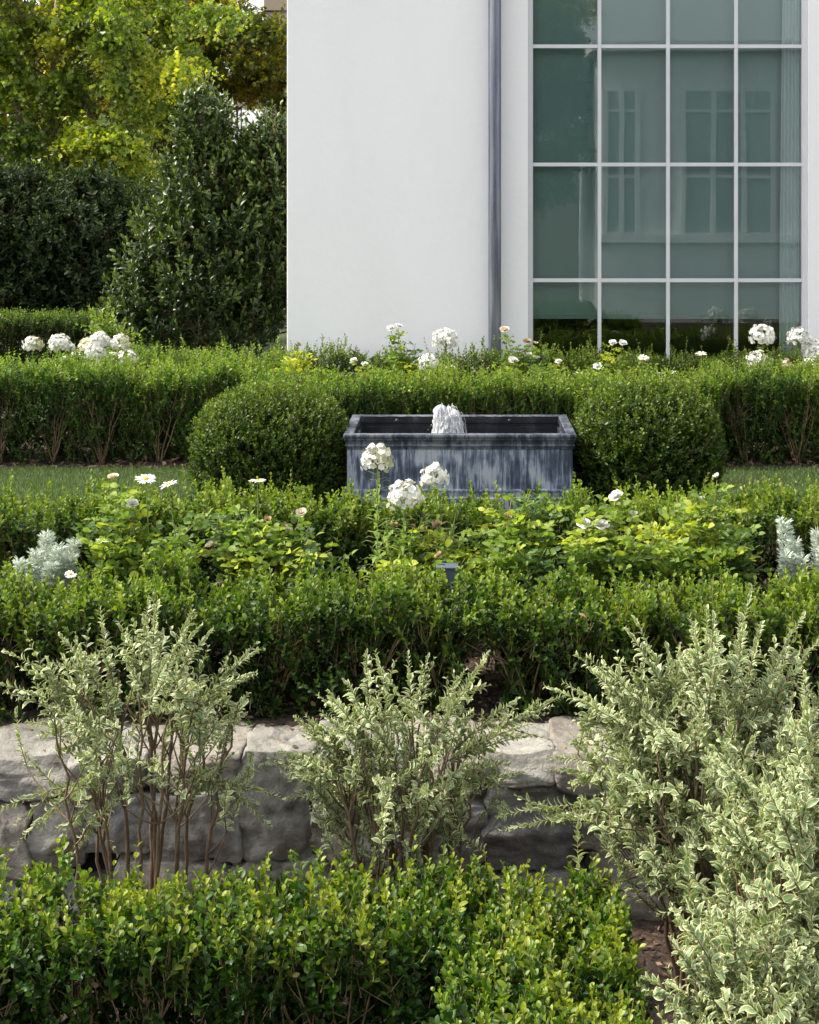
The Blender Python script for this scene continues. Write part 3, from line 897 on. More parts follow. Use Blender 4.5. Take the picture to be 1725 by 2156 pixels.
def fallen():
    rng = np.random.default_rng(77)
    LV = Leaves()
    n = 70
    p = np.stack([rng.uniform(-1.8, 1.6, n), rng.uniform(5.78, 6.08, n), np.full(n, -.074)], 1)
    deps = bpy.context.evaluated_depsgraph_get()
    for q in p:
        ok, loc, nr, idx, ob, mt = S.ray_cast(deps, Vector((q[0], q[1], .05)), Vector((0, 0, -1)), distance=.4)
        q[2] = loc.z + .004 if ok else -5
    p = p[p[:, 2] > -1]; n = len(p)
    LV.add(p, norm(rng.normal(size=(n, 3)) * [1, 1, .15]), norm(np.array([0, 0, 1]) + rng.normal(0, .2, (n, 3))), rng.uniform(.018, .034, n), rng.uniform(0, 1, n))
    fm = leaf_mat('dry_leaf', [(0, (.06, .03, .015)), (.5, (.16, .10, .045)), (1, (.30, .22, .10))], rough=.8, trans=.1)
    tag(LV.build('fallen_leaves', T_BOX, fm), 'dry fallen leaves lying on top of the stone wall', 'fallen leaves', kind='stuff')
fallen()

# ------------------------------------------------------------------ hedges
def bumps(rng, k=14, lo=1.5, hi=9):
    fr = rng.uniform(lo, hi, (k, 2)) * rng.choice([-1, 1], (k, 2)); ph = rng.uniform(0, 6.28, k); am = 1 / np.sqrt(np.abs(fr).sum(1))
    s = am.sum() ** .5 * 1.2
    return lambda x, y: sum(a * np.sin(f[0] * x + f[1] * y + p) for a, f, p in zip(am, fr, ph)) / s

def hedge(name, label, boxes, seed, leaf, tmpl, mat, dens=1.0, spacing=.33, nodes=7, shoot=.085, group='clipped boxwood hedges',
          zg=0.0, tuck=.10, rough=.03, lean=0.0, stemmat=None, vis=(1, 1, 1, .25), tonebase=.24, gapfn=None, topshoots=.5, stemden=1.0, topmul=1.0, mound=.025):
    """boxes: (x0,x1,y0,y1,ztop). vis: densities of front, top, ends, back"""
    rng = np.random.default_rng(seed)
    root = empty(name, label, 'hedge', group, loc=(0, 0, 0))
    LV = Leaves()
    nb, nb2 = bumps(rng), bumps(rng, 10, 6, 22)
    paths, rads = [], []
    leaf_area = .42 * leaf * leaf * (tmpl[0][:, 1].max() * 2) / .6 * 1.0
    per_shoot = nodes * 2 * leaf_area
    for (x0, x1, y0, y1, zt) in boxes:
        Hh = zt - zg
        faces = [('f', (x1 - x0) * Hh, vis[0]), ('t', (x1 - x0) * (y1 - y0), vis[1] * topmul), ('l', (y1 - y0) * Hh, vis[2]), ('r', (y1 - y0) * Hh, vis[2]), ('b', (x1 - x0) * Hh, vis[3])]
        for kind, area, dv in faces:
            if dv <= 0: continue
            for depth, dm in ((.0, 1.5), (.055, 1.5), (.13, 1.0)):
                n = int(area * 1.0 * dm * dens * dv / per_shoot * 1.25)
                if n < 1: continue
                u = rng.random(n); v = rng.random(n)
                if kind in 'fblr': v = v ** .95
                z = zg + Hh * v
                if kind == 't':
                    x = x0 + (x1 - x0) * u; y = y0 + (y1 - y0) * v; z = np.full(n, zt)
                    nrm = np.tile([0, 0, 1.0], (n, 1))
                elif kind in 'fb':
                    x = x0 + (x1 - x0) * u; y = np.full(n, y0 if kind == 'f' else y1); nrm = np.tile([0, -1.0 if kind == 'f' else 1.0, 0], (n, 1))
                else:
                    y = y0 + (y1 - y0) * u; x = np.full(n, x0 if kind == 'l' else x1); nrm = np.tile([-1.0 if kind == 'l' else 1.0, 0, 0], (n, 1))
                p = np.stack([x, y, z], 1)
                h = (p[:, 2] - zg) / Hh
                inn = tuck * np.clip(1 - h * 1.15, 0, 1) ** 1.6 + depth + rng.exponential(.012, n)
                # separate plants: furrow between neighbours, deeper near the base
                cell = np.abs(((p[:, 0] + .07 * np.sin(p[:, 2] * 7)) / spacing) % 1 - .5) * 2
                pid = np.floor((p[:, 0] + .07 * np.sin(p[:, 2] * 7)) / spacing)
                pr1 = np.modf(np.abs(np.sin(pid * 12.9 + seed) * 4375.5))[0] - .5
                pr2 = np.modf(np.abs(np.sin(pid * 7.7 + seed * 2) * 9375.5))[0] - .5
                fur = np.clip((cell - .62) / .38, 0, 1) ** 2 * (.055 + .16 * (1 - h))
                if kind == 't':
                    inn = depth + rng.exponential(.010, n) + fur * .5
                    p[:, 2] += rough * nb(p[:, 0] * 2, p[:, 1] * 2) + rough * .7 * nb2(p[:, 0], p[:, 1])
                else:
                    inn = inn + fur + rough * nb2(p[:, 0] * 1.0 + p[:, 1], p[:, 2] * 1.3)
                    # rounded shoulder
                    sh = np.clip((h - .88) / .12, 0, 1)
                    inn = inn + .035 * sh ** 2
                    p[:, 2] += (rough * nb(p[:, 0] * 2, p[:, 1] * 2)) * h
                p = p - nrm * inn[:, None]
                p[:, 2] += pr1 * rough * 1.1 * (1 if kind == 't' else h)
                if kind in 'fb': p[:, 1] += pr2 * .05
                p[:, 2] -= mound * cell ** 3 * (1 if kind == 't' else h ** 2)
                keep = np.ones(n, bool)
                if kind != 't' and depth == 0:
                    keep &= rng.random(n) < (.72 + .28 * h)
                if gapfn is not None: keep &= gapfn(p)
                p, h, nr = p[keep], h[keep], nrm[keep]
                m = len(p)
                d = norm(np.array([0, 0, 1.0]) * (1.0 if kind != 't' else 1.4) + nr * (.55 if kind != 't' else .3) + rng.normal(0, .36, (m, 3)))
                Ls = shoot * rng.uniform(.65, 1.25, m)
                if kind == 't' and depth == 0:
                    tall = rng.random(m) < .22
                    p[tall, 2] += rng.uniform(.0, .045, tall.sum()) * topshoots * 2
                base = p - d * (Ls * .75)[:, None]
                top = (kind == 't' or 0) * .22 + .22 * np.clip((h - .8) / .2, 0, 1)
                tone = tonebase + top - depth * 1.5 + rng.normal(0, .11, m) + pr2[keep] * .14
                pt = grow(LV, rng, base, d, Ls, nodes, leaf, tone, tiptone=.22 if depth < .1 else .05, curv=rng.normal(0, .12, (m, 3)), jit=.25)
                sel = rng.random(m) < .8
                for q, s_ in zip(pt, sel):
                    if s_: paths.append(q); rads.append((.0016, .0008))
        # woody stems
        ns = max(1, int(round((x1 - x0) / spacing)))
        for i in range(ns):
            ny = max(1, int(round((y1 - y0) / .30)))
            for jy in range(ny):
                bx = x0 + (i + .5 + rng.uniform(-.12, .12)) * (x1 - x0) / ns; by = y0 + (jy + .5) * (y1 - y0) / ny
                if jy == 0: by = y0 + .14
                if gapfn is not None and not gapfn(np.array([[bx, by, zg + .15]]))[0]: continue
                b = np.array([bx, by, zg - .03])
                k = int((9 if jy == 0 else 4) * stemden)
                for s in range(k):
                    tx = bx + rng.uniform(-.5, .5) * spacing * 1.15
                    ty = (y0 + rng.uniform(.03, .09)) if (jy == 0 and s % 3) else by + rng.uniform(-.13, .13)
                    tp = np.array([tx, ty, zg + Hh * rng.uniform(.72, .97)])
                    md = np.array([bx + (tx - bx) * .45 + rng.normal(0, .02), by + (ty - by) * .8, zg + Hh * .38])
                    path = bez(b + rng.normal(0, .012, 3) * [1, 1, 0], md, tp, 9)
                    path[1:-1] += rng.normal(0, .005, (7, 3))
                    paths.append(path); rads.append((rng.uniform(.004, .0075), .0016))
                    for q in range(3):
                        f = rng.integers(3, 7); st = path[f]
                        en = st + np.array([rng.normal(0, .06), -rng.uniform(-.02, .07), rng.uniform(.06, .14)])
                        paths.append(bez(st, (st + en) / 2 + [0, 0, -.01], en, 5)); rads.append((.0025, .001))
    # inner fill so that no light leaks straight through
    for (x0, x1, y0, y1, zt) in boxes:
        Hh = zt - zg
        if min(x1 - x0, y1 - y0) > .3:
            n = int((x1 - x0 - .2) * (y1 - y0 - .2) * (Hh - .1) * 2.4 / leaf_area * 2.2 * dens)
            p = np.stack([rng.uniform(x0 + .10, x1 - .10, n), rng.uniform(y0 + .15, y1 - .08, n), rng.uniform(zg + .08, zt - .12, n)], 1)
            if gapfn is not None: p = p[gapfn(p)]
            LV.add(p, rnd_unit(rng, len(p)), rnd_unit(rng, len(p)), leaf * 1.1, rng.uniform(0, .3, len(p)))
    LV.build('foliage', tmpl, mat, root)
    tubes('stems', paths, rads, stemmat or M['bark'], root, 4)
    DL_ = Leaves()
    for (x0, x1, y0, y1, zt) in boxes:
        n = int((x1 - x0) * 26)
        pp = np.stack([rng.uniform(x0, x1, n), y0 + rng.uniform(.0, .10, n), zg + (zt - zg) * rng.random(n) ** 1.3 * .9], 1)
        if gapfn is not None: pp = pp[gapfn(pp)]
        n = len(pp)
        DL_.add(pp, rnd_unit(rng, n), rnd_unit(rng, n), leaf * rng.uniform(.7, 1.1, n), rng.uniform(0, 1, n))
    dm = bpy.data.materials.get('withered_leaf') or leaf_mat('withered_leaf', [(0, (.05, .028, .015)), (.5, (.15, .09, .04)), (1, (.30, .24, .09))], rough=.8, trans=.2)
    DL_.build('dry_leaves', tmpl, dm, root)
    return root

# near hedge on the lower terrace, an L that turns towards the viewer
ZL = -.70
hedge('boxwood_hedge', 'foreground glossy boxwood hedge along the bottom left, below the stone wall',
      [(-1.75, .02, 4.36, 4.80, -.068)], 11, .0300, T_BOX, M['box_near'], zg=ZL, spacing=.27, shoot=.12, nodes=6, rough=.028, tuck=.10, vis=(1, 1, .8, .2), dens=1.0)
hedge('boxwood_hedge', 'nearest boxwood hedge piece turning towards the viewer at the bottom centre, lighter green top',
      [(-.03, .50, 3.55, 4.80, -.095)], 12, .0285, T_BOX, M['box_near'], zg=ZL, spacing=.27, shoot=.105, nodes=6, rough=.04, tuck=.08, vis=(.6, 1.25, 1, .2), tonebase=.29, dens=1.0)

# front bed hedge behind the stone wall, in two pieces with a gap between them
ZB = -.125
def gapL(p): return p[:, 0] < .035 - .02 * np.sin(p[:, 2] * 9) + .13 * np.clip((p[:, 2] - .16) / .16, 0, 1)
def gapR(p): return p[:, 0] > .195 + .02 * np.sin(p[:, 2] * 11) - .12 * np.clip((p[:, 2] - .16) / .16, 0, 1)
hedge('boxwood_hedge', 'dark green boxwood hedge on top of the stone wall, left of the mulch gap',
      [(-2.35, .13, 6.15, 6.72, .365)], 13, .0310, T_BOX, M['box_mid'], zg=ZB, spacing=.34, shoot=.12, nodes=6, rough=.055, tuck=-.05, gapfn=gapL, mound=.07, vis=(1.1, 1, .8, .2))
hedge('boxwood_hedge', 'dark green boxwood hedge on top of the stone wall, right of the mulch gap',
      [(.10, 1.95, 6.14, 6.72, .355)], 14, .0310, T_BOX, M['box_mid'], zg=ZB, spacing=.34, shoot=.12, nodes=6, rough=.06, tuck=-.05, gapfn=gapR, mound=.07, vis=(1.1, 1, .8, .2))
# back side of the front bed
hedge('boxwood_hedge', 'boxwood hedge with bright young tips between the rose bed and the lead trough',
      [(-2.75, xat(745, 7.7), 7.62, 8.08, .44), (xat(745, 7.7), xat(1050, 7.7), 7.66, 8.05, .425), (xat(1050, 7.7), xat(1200, 7.7), 7.72, 8.0, .385), (xat(1200, 7.7), 2.25, 7.62, 8.08, .44)], 15, .0295, T_BOX, M['box_mid'], zg=-.04, spacing=.36, shoot=.13, nodes=7, rough=.05, tuck=.06, vis=(.8, 1, .3, .3), tonebase=.38, topshoots=1.0)
# hedge behind the trough, across the whole lawn edge
hedge('boxwood_hedge', 'long boxwood hedge behind the trough across the far edge of the lawn',
      [(-4.1, -1.62, 11.45, 12.15, .66), (-1.62, 1.95, 11.30, 12.0, .60), (1.95, 3.9, 11.42, 12.1, .64)], 16, .0290, T_BOXLO, M['box_back'], zg=-.03, spacing=.42, shoot=.13, nodes=6,
      rough=.055, tuck=.10, vis=(1.25, 1, .3, .1), tonebase=.36, topshoots=.8, stemden=1.0)
hedge('boxwood_hedge', 'low dark boxwood row right under the white house wall and window',
      [(-1.35, 3.6, 12.62, 12.95, .655)], 17, .026, T_BOXLO, M['box_mid'], zg=-.03, spacing=.42, shoot=.12, nodes=6, rough=.05, vis=(.5, 1, .3, .1), tonebase=.22, topshoots=1.2)
hedge('boxwood_hedge', 'boxwood hedge in front of the dark glossy holly, left of the house corner',
      [(-3.2, -1.35, 12.55, 13.0, .675)], 18, .027, T_BOXLO, M['box_back'], zg=-.03, spacing=.42, shoot=.12, nodes=6, rough=.04, vis=(.4, 1, .3, .1), tonebase=.30, topshoots=1.2)
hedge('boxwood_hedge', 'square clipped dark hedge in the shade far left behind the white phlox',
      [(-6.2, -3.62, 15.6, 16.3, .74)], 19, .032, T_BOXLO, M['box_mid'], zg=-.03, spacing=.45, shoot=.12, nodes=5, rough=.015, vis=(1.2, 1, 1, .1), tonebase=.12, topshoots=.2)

# clipped balls
def ball(label, c, r, seed, leaf=.022, nshoot=4200, wobble=.04, L0=.065):
    rng = np.random.default_rng(seed)
    root = empty('boxwood_ball', label, 'topiary', 'clipped boxwood balls beside the trough', loc=(0, 0, 0))
    LV = Leaves(); paths, rads = [], []
    nb = bumps(rng, 14, 2, 9)
    for depth, n in ((0, nshoot), (.05, nshoot), (.11, nshoot // 2)):
        u = rnd_unit(rng, n)
        u = u[u[:, 2] > -.75]
        k = len(u)
        rr = np.array(r)
        # a bit squarer than a sphere
        q = u / (np.abs(u) ** 2.6).sum(1, keepdims=True) ** (1 / 2.6)
        wob = 1 + wobble * nb(q[:, 0] * 3 + q[:, 1] * 2, q[:, 2] * 3)
        p = np.array(c) + q * rr * wob[:, None] - u * (depth + rng.exponential(.010, k))[:, None]
        d = norm(u * .75 + np.array([0, 0, .75]) + rng.normal(0, .28, (k, 3)))
        Ls = L0 * rng.uniform(.7, 1.3, k)
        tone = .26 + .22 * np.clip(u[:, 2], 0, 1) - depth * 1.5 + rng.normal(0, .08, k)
        pt = grow(LV, rng, p - d * Ls[:, None] * .7, d, Ls, 5, leaf, tone, tiptone=.22)
        sel = rng.random(k) < .4
        for s_, q_ in zip(sel, pt):
            if s_: paths.append(q_); rads.append((.0014, .0008))
    n = 16000
    p = np.array(c) + rnd_unit(rng, n) * (np.array(r) - .12) * rng.random((n, 1)) ** .33
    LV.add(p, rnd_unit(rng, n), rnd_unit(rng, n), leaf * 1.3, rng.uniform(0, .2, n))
    for i in range(46):
        a = rng.uniform(0, 6.28); ro = math.sqrt(rng.random()) * .95
        tp = np.array([c[0] + ro * r[0] * math.cos(a) * .93, c[1] + ro * r[1] * math.sin(a) * .93, c[2] + r[2] * math.sqrt(1 - ro ** 2) * .85])
        b = np.array([c[0] + .15 * math.cos(a), c[1] + .15 * math.sin(a), -.03])
        paths.append(bez(b, (b + tp) / 2 + [.12 * math.cos(a), .12 * math.sin(a), -.05], tp, 9)); rads.append((.007, .002))
    LV.build('foliage', T_BOXLO, M['box_ball'], root)
    tubes('stems', paths, rads, M['bark'], root, 4)
ball('round clipped boxwood ball at the left end of the lead trough', (xat(573, 9.62), 9.62, .36), (.485, .46, .425), 21, .0245, 3800, .055, .075)
ball('round clipped boxwood ball at the right end of the lead trough', (xat(1362, 9.8), 9.8, .365), (.46, .45, .43), 22, .027, 3300, .075, .085)

# ------------------------------------------------------------------ variegated shrubs
def var_shrub(label, base, crown_c, crown_r, seed, nshoots, leaf=.032, extra=(), flat=None, spread=.10, nmain=13, shootlen=(.14, .28), lo=-.6, auto=14):
    rng = np.random.default_rng(seed)
    root = empty('variegated_shrub', label, 'shrub', 'variegated privet shrubs in front of the stone wall', loc=(0, 0, 0))
    base = np.array(base, float); cc = np.array(crown_c, float); cr = np.array(crown_r, float)
    LV = Leaves(); paths, rads = [], []
    mains = []
    for i in range(nmain):
        a = 2.4 * i + rng.uniform(-.3, .3); ro = math.sqrt((i + .5) / nmain)
        tip = cc + cr * np.array([ro * math.cos(a) * .85, ro * math.sin(a) * .85, .0 + .62 * math.sqrt(max(0, 1 - ro * ro)) * rng.uniform(.6, 1)])
        b = base + np.array([spread * ro * math.cos(a) + rng.normal(0, .02), spread * ro * math.sin(a) + rng.normal(0, .02), 0])
        mid = b + (tip - b) * .5 + np.array([-(tip - b)[0] * .22, -(tip - b)[1] * .22, .06])
        path = bez(b, mid, tip, 14)
        path[1:-1] += rng.normal(0, .006, (12, 3))
        mains.append(path); paths.append(path); rads.append((rng.uniform(.007, .012), .003))
    allp = np.concatenate([m[4:] for m in mains])
    # shoot tips through the crown
    u = rnd_unit(rng, nshoots * 2)
    u = u[u[:, 2] > lo][:nshoots]
    n = len(u)
    rad = rng.random(n) ** .38 * rng.uniform(.84, 1.14, n)
    tips = cc + u * cr * rad[:, None]
    org = base + (cc - base) * .45
    d = norm(norm(tips - org) * 1.15 + np.array([0, 0, .25]) + rng.normal(0, .38, (n, 3)))
    Ls = rng.uniform(shootlen[0], shootlen[1], n)
    curv = rng.normal(0, .14, (n, 3)) + np.array([0, 0, -.10])
    b0 = tips - d * Ls[:, None] - curv * Ls[:, None]
    tone = np.clip(.5 + rng.normal(0, .16, n), 0, 1)
    nn = int(round(np.mean(shootlen) / (leaf * .46)))
    pt = grow(LV, rng, b0, d, Ls, nn, leaf, tone, tiptone=.18, ang=1.0, curv=curv, tip_small=.5, jit=.15, start=.05, lvar=.2, rotstep=.45)
    for q in pt: paths.append(q); rads.append((.0022, .0009))
    starts = list(b0)
    ext = list(extra)
    for q in range(auto):
        u1 = rnd_unit(rng, 1)[0]; u1[2] = abs(u1[2]) * .9 + .1; u1 /= np.linalg.norm(u1)
        ext.append(cc + u1 * cr * rng.uniform(1.08, 1.34))
    for e in ext:                         # long arching sprays
        e = np.array(e, float)
        e[1] += rng.uniform(-.12, .12)
        st = cc + (e - cc) * .38 + rng.normal(0, .02, 3) - np.array([0, 0, .05])
        L = np.linalg.norm(e - st)
        cv = np.array([[rng.normal(0, .05), rng.normal(0, .05), -.16]])
        dd = (e - st)[None] / L - cv
        L2 = L * np.linalg.norm(dd)
        pt = grow(LV, rng, st[None], dd, np.array([L2]), max(6, int(L2 / (leaf * .46))), leaf * 1.05, .55, tiptone=.15, ang=1.05, curv=cv / np.linalg.norm(dd), tip_small=.5, jit=.14, start=.02, lvar=.15, rotstep=.35)
        paths.append(pt[0]); rads.append((.0032, .0010))
        starts.append(st)
        for q in range(3):                # side twigs on the spray
            t = rng.uniform(.1, .6); b1 = pt[0][0] * (1 - t) + pt[0][-1] * t
            d1 = norm((e - st)[None] / L + rng.normal(0, .55, (1, 3)))
            p1 = grow(LV, rng, b1[None], d1, np.array([rng.uniform(.08, .16)]), 6, leaf * .9, .5, tiptone=.2, ang=1.0, tip_small=.5)
            paths.append(p1[0]); rads.append((.002, .0009))
    for b1 in starts:
        k = ((allp - (b1 - [0, 0, .12])) ** 2).sum(1)
        s = allp[np.argmin(k)]
        c = (s + b1) / 2 + np.array([0, 0, -.02])
        paths.append(bez(s, c, b1, 5)); rads.append((.0035, .0022))
    LV.build('foliage', T_VAR, M['varieg'], root)
    tubes('stems', paths, rads, M['barkbrown'], root, 5)
    return root
M['barkbrown'] = noise_mat('privet_bark', [(.3, (.085, .055, .035)), (.7, (.20, .14, .085))], scale=30, rough=.85)
D1 = 5.18
var_shrub('variegated shrub at the left, tall bare stems rising in front of the boulders', P(300, 1900, D1) * [1, 1, 0] + [0, 0, -.7],
          P(290, 1520, D1), (.42, .30, .34), 31, 84,
          extra=[P(35, 1350, D1), P(130, 1335, D1), P(200, 1300, D1), P(395, 1305, D1), P(445, 1330, D1), P(530, 1430, D1), P(75, 1500, D1), P(25, 1680, D1), P(30, 1790, D1), P(600, 1660, D1), P(330, 1300, D1), P(575, 1720, D1), P(130, 1760, D1), P(150, 1810, D1), P(270, 1330, D1), P(40, 1545, D1)],
          spread=.17, nmain=15)
D2 = 5.25
var_shrub('variegated shrub in the middle between the two clear stretches of boulder wall', P(850, 1900, D2) * [1, 1, 0] + [0, 0, -.7],
          P(850, 1630, D2), (.35, .28, .35), 32, 138,
          extra=[P(775, 1360, D2), P(1030, 1395, D2), P(700, 1450, D2), P(625, 1500, D2), P(600, 1570, D2), P(1090, 1480, D2), P(1185, 1450, D2), P(1100, 1600, D2), P(860, 1370, D2), P(590, 1640, D2), P(1110, 1500, D2), P(900, 1400, D2), P(600, 1700, D2), P(640, 1520, D2), P(1160, 1490, D2), P(980, 1420, D2)],
          spread=.12, nmain=14, leaf=.031, lo=-.8, auto=18, shootlen=(.12, .26))
D3 = 4.95
var_shrub('large dense variegated shrub at the right with long arching shoots over the wall', P(1500, 2050, D3) * [1, 1, 0] + [0, 0, -.7],
          P(1515, 1640, D3), (.46, .36, .44), 33, 430,
          extra=[P(1220, 1385, D3), P(1150, 1440, D3), P(1490, 1275, D3), P(1580, 1235, D3), P(1690, 1300, D3), P(1710, 1330, D3), P(1340, 1400, D3), P(1055, 1740, D3), P(1170, 1650, D3), P(1165, 1580, D3), P(1250, 1400, D3), P(1420, 1350, D3), P(1290, 1420, D3), P(1060, 1760, D3), P(1180, 1720, D3), P(1640, 1350, D3), P(1470, 1330, D3), P(1590, 1300, D3), P(1215, 1450, D3)],
          spread=.10, nmain=18, leaf=.035, lo=-.95, auto=34, shootlen=(.16, .32))
D4 = 4.35
var_shrub('nearest variegated shrub filling the right edge and lower right corner', P(1690, 2156, D4) * [1, 1, 0] + [0, 0, -.7],
          P(1730, 1880, D4), (.38, .34, .44), 34, 370,
          extra=[P(1700, 1430, D4), P(1560, 1790, D4), P(1480, 1900, D4), P(1400, 1960, D4), P(1650, 1500, D4), P(1600, 1600, D4), P(1710, 1480, D4)],
          spread=.10, nmain=14, leaf=.037, lo=-.9, auto=20, shootlen=(.16, .30))
D5 = 3.95
var_shrub('low variegated shrub in the bottom right corner beside the boxwood hedge', P(1560, 2300, D5) * [1, 1, 0] + [0, 0, -.7],
          P(1590, 2150, D5), (.28, .26, .25), 35, 210,
          extra=[P(1400, 2110, D5), P(1480, 2010, D5), P(1500, 1960, D5), P(1560, 2000, D5), P(1690, 1980, D5)],
          spread=.10, nmain=9, leaf=.036, lo=-.9)

# ------------------------------------------------------------------ flowers
def compound(LV, rng, pts, dirs, leaf, tone):
    """rose leaves: five leaflets on a short rachis"""
    n = len(pts)
    d = norm(dirs)
    side = norm(np.cross(d, np.array([0, 0, 1.0])) + 1e-6)
    up = np.cross(side, d)
    R = (np.ones(n) * leaf * 2.1)[:, None]
    for (t, s, k) in ((.35, 1, .82), (.35, -1, .82), (.72, 1, .95), (.72, -1, .95), (1.0, 0, 1.1)):
        pos = pts + d * (R * t) + rng.normal(0, .002, (n, 3)) + np.array([0, 0, -1.0]) * R * .45 * t * t
        ax = d * (.35 if s else 1.0) + side * s + np.array([0, 0, -.18]) + rng.normal(0, .14, (n, 3))
        LV.add(pos, ax, up + rng.normal(0, .5, (n, 3)), leaf * k * (1 + rng.normal(0, .12, n)), np.clip(tone + rng.normal(0, .08, n), 0, 1))

def bloom(LV, rng, c, r, up, openness=.8, n=18, tone=.9):
    up = norm(np.array(up, float)[None])[0]
    ref = norm(np.cross(up, [.3, .9, .2])[None])[0]; bi = np.cross(up, ref)
    for i in range(n):
        a = i * 2.4 + rng.normal(0, .15)
        q = (i + .5) / n
        sd = ref * math.cos(a) + bi * math.sin(a)
        el = (1 - q) * 1.35 + (1 - openness) * .9 * q + rng.normal(0, .1)
        ax = sd * math.cos(el) + up * math.sin(el)
        LV.add(np.array(c) + sd * r * .08 * q, ax[None], (up - sd * .6)[None], np.array([r * (.62 + .38 * q)]), np.array([np.clip(tone + rng.normal(0, .06), 0, 1)]))

def rose_bush(label, base, flowers, canes, seed, leaf=.053, group='rose bushes in the front bed', tone=.33, stem=.0030):
    """flowers: (point, radius, kind) ; canes: tip points without a bloom"""
    rng = np.random.default_rng(seed)
    root = empty('rose_bush', label, 'rose bush', group, loc=(0, 0, 0))
    base = np.array(base, float)
    LV = Leaves(); paths, rads = [], []
    more = []
    for c in canes:
        for q in range(1): more.append(np.array(c, float) + rng.normal(0, 1, 3) * [.075, .10, .04] - [0, 0, .035])
    for tip in [f[0] for f in flowers] + list(canes) + more:
        tip = np.array(tip, float)
        b = base + rng.normal(0, .03, 3) * [1, 1, 0]
        hgt = tip[2] - b[2]
        mid = b + (tip - b) * [.35, .35, .62] + rng.normal(0, .025, 3)
        path = bez(b, mid, tip - np.array([0, 0, .012]), 12)
        paths.append(path); rads.append((stem * 1.3, stem * .55))
        k = max(6, int(hgt / .026))
        ti = np.linspace(.36, .94, k) + rng.normal(0, .02, k)
        pi = np.stack([np.interp(ti, np.linspace(0, 1, 12), path[:, j]) for j in range(3)], 1)
        a = np.arange(k) * 2.4 + rng.uniform(0, 6)
        dr = np.stack([np.cos(a), np.sin(a), .75 + rng.normal(0, .35, k)], 1)
        lf = leaf * (1.05 - .35 * ti)
        compound(LV, rng, pi, dr, lf, np.clip(tone + rng.normal(0, .26) + rng.normal(0, .12, k) + .15 * (ti - .5), 0, 1))
    LV.build('foliage', T_ROSE, M['rose'], root)
    tubes('stems', paths, rads, M['stemolive'], root, 5)
    for (p, r, kind) in flowers:
        r = r * 1.18
        F1 = Leaves()
        up = np.array([rng.normal(0, .3), -.35 + rng.normal(0, .2), 1.0])
        if kind == 'white': bloom(F1, rng, p, r, up, .75, 20, .9); m, lb = M['petal'], None
        elif kind == 'bud': bloom(F1, rng, p, r, up, .05, 9, .6); m, lb = M['petal'], 'closed creamy white bud'
        elif kind == 'spent': bloom(F1, rng, p, r, up + [0, 0, -.4], .35, 16, .35); m, lb = M['spent'], 'withered tan bloom'
        else: bloom(F1, rng, p, r, up, .55, 16, .85); m, lb = M['spent'], 'fading pinkish white bloom'
        F1.build('flower', T_PETAL, m, root, lb)

zb = -.06
def fl(x, y, D, r, kind='white'): return (P(x, y, D), r, kind)
RB = 7.15
rose_bush('leftmost front bed rose bush beside the daisies, with a nodding white bloom', (xat(290, RB), RB, zb),
          [fl(239, 1008, RB, .028, 'fading'), fl(279, 1063, RB, .030, 'white'), fl(445, 1150, RB - .1, .026, 'fading')],
          [P(215, 1075, RB), P(240, 1045, RB), P(330, 1100, RB), P(260, 1130, 7.0), P(370, 1120, 7.0), P(430, 1080, RB), P(200, 1110, RB), P(310, 1150, 6.95)], 41)
rose_bush('front bed rose bush left of the phlox with pale pinkish blooms', (xat(560, RB), RB, zb),
          [fl(634, 1082, RB, .027, 'fading'), fl(603, 1116, RB, .028, 'fading'), fl(564, 1096, RB, .020, 'spent')],
          [P(425, 1065, RB), P(470, 1105, RB), P(500, 1070, RB), P(525, 1110, 7.0), P(590, 1140, 7.0), P(655, 1100, 7.2), P(700, 1150, 7.2), P(470, 1150, 6.95), P(550, 1155, 6.95), P(640, 1160, 6.95)], 42)
rose_bush('small rose bush under the phlox heads with withered tan blooms', (xat(900, RB), RB, zb),
          [fl(922, 1108, RB, .026, 'spent'), fl(833, 1108, RB, .018, 'spent'), fl(926, 1172, 7.0, .022, 'spent'), fl(868, 1110, RB, .015, 'spent')],
          [P(790, 1190, 6.95), P(860, 1160, RB), P(960, 1130, RB), P(980, 1170, 7.0), P(830, 1200, 6.95), P(1000, 1150, RB)], 43, tone=.55)
rose_bush('rose bush right of the phlox with one withered tan bloom', (xat(1080, RB), RB, zb),
          [fl(1068, 1091, RB, .022, 'spent')],
          [P(1035, 1060, 7.3), P(1080, 1035, 7.3), P(1120, 1060, 7.3), P(1180, 1050, 7.3), P(1010, 1110, RB), P(1060, 1130, 7.0), P(1120, 1120, RB), P(1150, 1150, 7.0), P(1100, 1170, 6.95), P(1030, 1170, 6.95), P(1160, 1100, RB)], 44)
rose_bush('rose bush with two open white blooms side by side, one taller above', (xat(1270, RB), RB, zb),
          [fl(1229, 1104, RB, .034, 'white'), fl(1266, 1107, RB, .036, 'white'), fl(1298, 1047, RB, .034, 'white'), fl(1332, 1087, RB, .028, 'bud')],
          [P(1210, 1130, 7.0), P(1250, 1150, 7.0), P(1320, 1120, RB), P(1360, 1110, 7.0), P(1190, 1160, 6.95), P(1300, 1170, 6.95), P(1350, 1160, 6.95), P(1230, 1070, RB)], 45)
rose_bush('rightmost rose bush of the front bed with small closed buds above yellow green leaves', (xat(1460, RB), RB, zb),
          [fl(1510, 1005, RB, .020, 'bud'), fl(1477, 1054, RB, .022, 'bud')],
          [P(1440, 1090, RB), P(1530, 1100, RB), P(1570, 1120, 7.0), P(1600, 1160, 7.0), P(1400, 1130, 7.0), P(1450, 1150, 6.95), P(1520, 1150, 6.95), P(1380, 1100, RB), P(1540, 1060, 7.2), P(1420, 1060, 7.2), P(1500, 1180, 6.95)], 46)
